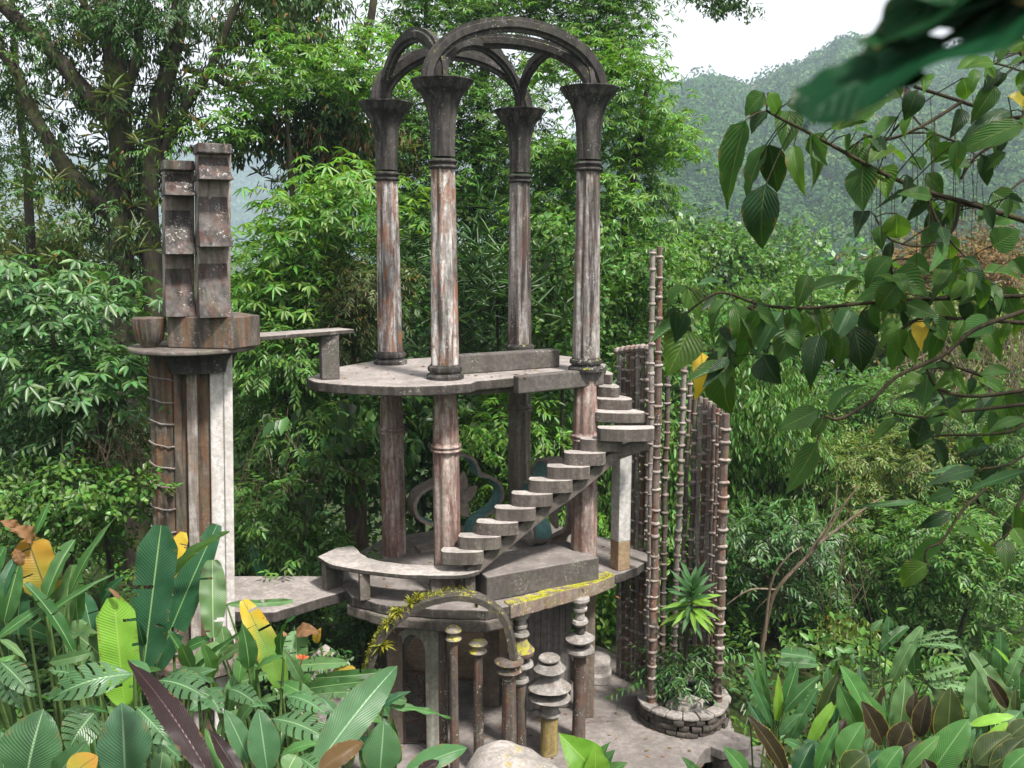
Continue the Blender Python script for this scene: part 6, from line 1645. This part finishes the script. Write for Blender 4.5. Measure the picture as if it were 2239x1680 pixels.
branch('middle leafy branch with a dense row of dark leaves and a yellow one', 4.6,
  [([(2010, 220), (1908, 220), (1480, 235), (1300, 240), (850, 280), (600, 265), (400, 205), (250, 290), (180, 365)], 13, 5), ([(2010, 355), (1908, 355), (1600, 335), (1410, 330), (1300, 385)], 15, 6), ([(1320, 235), (1260, 130), (1240, 40)], 8, 5), ([(600, 265), (500, 300), (430, 400), (430, 560)], 8, 5), ([(1750, 220), (1700, 110), (1500, 40)], 10, 5)],
  [((235, 180), (128, 275), 110, B_), ((195, 280), (150, 395), 95, D2), ((240, 390), (140, 605), 210, L2), ((290, 170), (432, 182), 65, 'bluegreen'), ((235, 180), (292, 325), 95, L2), ((430, 240), (345, 395), 90, B_), ((472, 262), (482, 480), 135, B_), ((530, 280), (575, 400), 85, D2), ((300, 500), (288, 722), 115, 'allyellow'), ((432, 560), (442, 805), 205, B_), ((605, 285), (480, 560), 135, B_), ((615, 515), (690, 655), 175, D2), ((705, 300), (588, 505), 115, 'bluegreen'), ((765, 360), (690, 542), 155, B_), ((655, 200), (600, 235), 60, B_), ((830, 115), (780, 275), 115, B_), ((850, 195), (1085, 125), 105, B_), ((1045, 285), (970, 442), 115, 'bluegreen'), ((1060, 370), (1100, 592), 175, D2), ((895, 415), (838, 662), 115, D2), ((955, 385), (928, 562), 95, B_), ((1100, 300), (1192, 412), 135, D2), ((1000, 400), (960, 592), 80, B_), ((1280, 372), (1290, 502), 98, B_), ((1430, 340), (1388, 472), 115, 'allyellow'), ((1245, 25), (1118, 205), 115, B_), ((1105, 150), (1000, 235), 70, L2), ((1260, 108), (1425, 205), 155, B_), ((1520, 85), (1545, 225), 105, B_), ((1625, 150), (1548, 232), 70, L2), ((1700, 105), (1905, 135), 90, L2), ((1800, 180), (1880, 335), 110, B_), ((1500, 380), (1438, 552), 65, B_), ((1565, 400), (1722, 425), 95, B_), ((1640, 250), (1600, 335), 80, D2), ((180, 300), (170, 420), 60, D2), ((540, 230), (620, 330), 80, B_), ((880, 300), (800, 400), 90, L2), ((1180, 250), (1300, 300), 90, B_), ((400, 380), (470, 490), 90, D2), ((180, 430), (260, 560), 80, B_), ((720, 400), (790, 480), 90, B_), ((1330, 40), (1440, 110), 110, B_), ((1440, 200), (1380, 300), 70, D2), ((1730, 250), (1760, 340), 90, D2), ((1850, 40), (1905, 110), 110, B_), ((1560, 100), (1660, 60), 90, L2)], ZB, 92, extra=110)
branch('lower thin branch ending in three broad leaves', 4.4,
  [([(2010, 250), (1900, 300), (1660, 390), (1500, 520), (1280, 620), (1150, 740), (1000, 830), (915, 820)], 13, 8), ([(900, 815), (890, 900), (875, 960)], 7, 5), ([(960, 825), (950, 800)], 6, 5)],
  [((890, 790), (688, 885), 125, B_), ((915, 830), (850, 925), 75, B_), ((945, 815), (1105, 665), 95, B_), ((880, 955), (728, 1192), 135, B_)], ZB, 93)
branch('tangle of lower twigs and leaves at the right edge', 4.9,
  [([(2010, 660), (1908, 690), (1650, 720), (1480, 680), (1425, 585)], 14, 7), ([(2010, 740), (1908, 760), (1560, 800), (1400, 825), (1250, 800)], 13, 6), ([(1480, 680), (1550, 800)], 7, 5), ([(2010, 830), (1830, 900), (1500, 915), (1400, 930)], 10, 5), ([(2010, 1150), (1870, 1280), (1830, 1400), (1720, 1480)], 14, 6), ([(2010, 1000), (1830, 1060), (1650, 1090)], 9, 5), ([(1720, 1180), (1600, 1290), (1500, 1440), (1420, 1490), (1420, 1660)], 9, 5), ([(1700, 620), (1560, 570), (1500, 540)], 8, 5)],
  [((1400, 612), (1288, 682), 88, L2), ((1430, 595), (1400, 775), 105, B_), ((1470, 555), (1545, 615), 80, B_), ((1690, 655), (1580, 782), 130, L2), ((1660, 1085), (1455, 1140), 66, D2), ((1735, 975), (1575, 1035), 100, D2), ((1545, 1300), (1388, 1372), 70, D2), ((1720, 1505), (1588, 1378), 130, B_), ((1500, 1430), (1328, 1562), 95, B_), ((1430, 1555), (1290, 1662), 130, L2), ((1385, 1243), (1058, 1272), 30, 'bluegreen'), ((1908, 1090), (1638, 1182), 66, 'bluegreen'), ((1908, 830), (1740, 872), 85, B_), ((1470, 900), (1365, 960), 60, D2), ((1640, 1080), (1440, 1105), 50, 'bluegreen'), ((1560, 1190), (1430, 1240), 60, 'bluegreen'), ((1620, 990), (1590, 930), 110, L2), ((1840, 700), (1900, 820), 110, B_), ((1800, 850), (1700, 960), 110, L2), ((1880, 1290), (1900, 1420), 110, B_), ((1700, 540), (1590, 520), 80, L2)], ZB, 94, extra=40)
# out-of-focus leaf close to the lens
nb = thing('near_leaf_spray', P(2239, 20, .62), 'big dark blurred leaf with holes, close up in the top right corner', 'leaf spray')
nd = .62
def nearleaf(b, tp, w, **kw):
    wb = P(b[0], b[1], nd); wt = P(tp[0], tp[1], nd - .02); return blade(wb, wt, w / F * nd, BL['shade'], nb, rip=.02, **kw)
nearleaf((2470, -130), (1755, 282), 450, kind='lance', nu=60, nv=10, holes=[(.55, .1, .035), (.6, -.35, .03), (.66, .3, .025), (.5, .5, .03), (.45, -.2, .02)], bend=.03, fold=.05, roll=.5)
nearleaf((2330, -150), (1915, 115), 380, kind='ovate', nu=50, nv=10, holes=[(.45, .2, .05), (.52, -.1, .045), (.58, .25, .03), (.5, .55, .035), (.62, .05, .03)], fold=.05, roll=.4)
nearleaf((2400, -40), (1950, -10), 300, kind='calathea', nu=16, fold=.05, roll=.3)
nearleaf((2000, 110), (1875, 95), 60, kind='lance', fold=.05)
nearleaf((2000, 140), (1762, 262), 170, kind='blunt', nu=14, fold=.05, roll=.4)
m = MB(); m.tube([P(2420, -160, nd), P(2300, -60, nd), P(2050, 95, nd - .02)], [.006, .005, .002], 6, sub=4); m.build('stem', STEM['twig'], nb, smooth=70)

# ------------------------------------------------------------------ haze
hz = MB(); hz.box((0, 950, 90), (2600, 2000, 250))
ht = NT('haze_air'); pv = ht.n('VolumePrincipled'); pv.inputs['Color'].default_value = (0.68, 0.83, 1.0, 1); pv.inputs['Density'].default_value = 0.0004; pv.inputs['Anisotropy'].default_value = 0.1
ht.l(pv.outputs[0], ht.out.inputs['Volume'])
o = hz.build('haze', ht.m, smooth=0); tag(o, kind='stuff')

# fallen leaves lying about
def fallen():
    p = []; k = 0
    while k < 260:
        x, y = RNG.uniform(-2.4, 4.0), RNG.uniform(11.6, 17.0)
        if k < 150: z = TZ + .012
        elif k < 215: x, y, z = RNG.uniform(-2.3, 1.8), RNG.uniform(13.7, 16.6), LO + .012
        else: x, y, z = RNG.uniform(-2.7, .9), RNG.uniform(13.7, 16.4), UP + .012
        k += 1; p.append((x, y, z))
    p = np.array(p); n = len(p)
    d = unit(RNG.normal(size=(n, 3)) * np.array([1, 1, .08]))
    return [(p, d, unit(UPV + rvec(n) * .2), RNG.uniform(.05, .12, n), RNG.uniform(.025, .05, n))]
o = leaf_object('fallen_leaves', fallen(), leafmat('fallen_brown_leaves', (0.2, 0.11, 0.04), trans=.05, hue=.03, gloss=.02), None, 'stuff'); tag(o, 'brown fallen leaves scattered on the concrete floors', 'leaf litter')
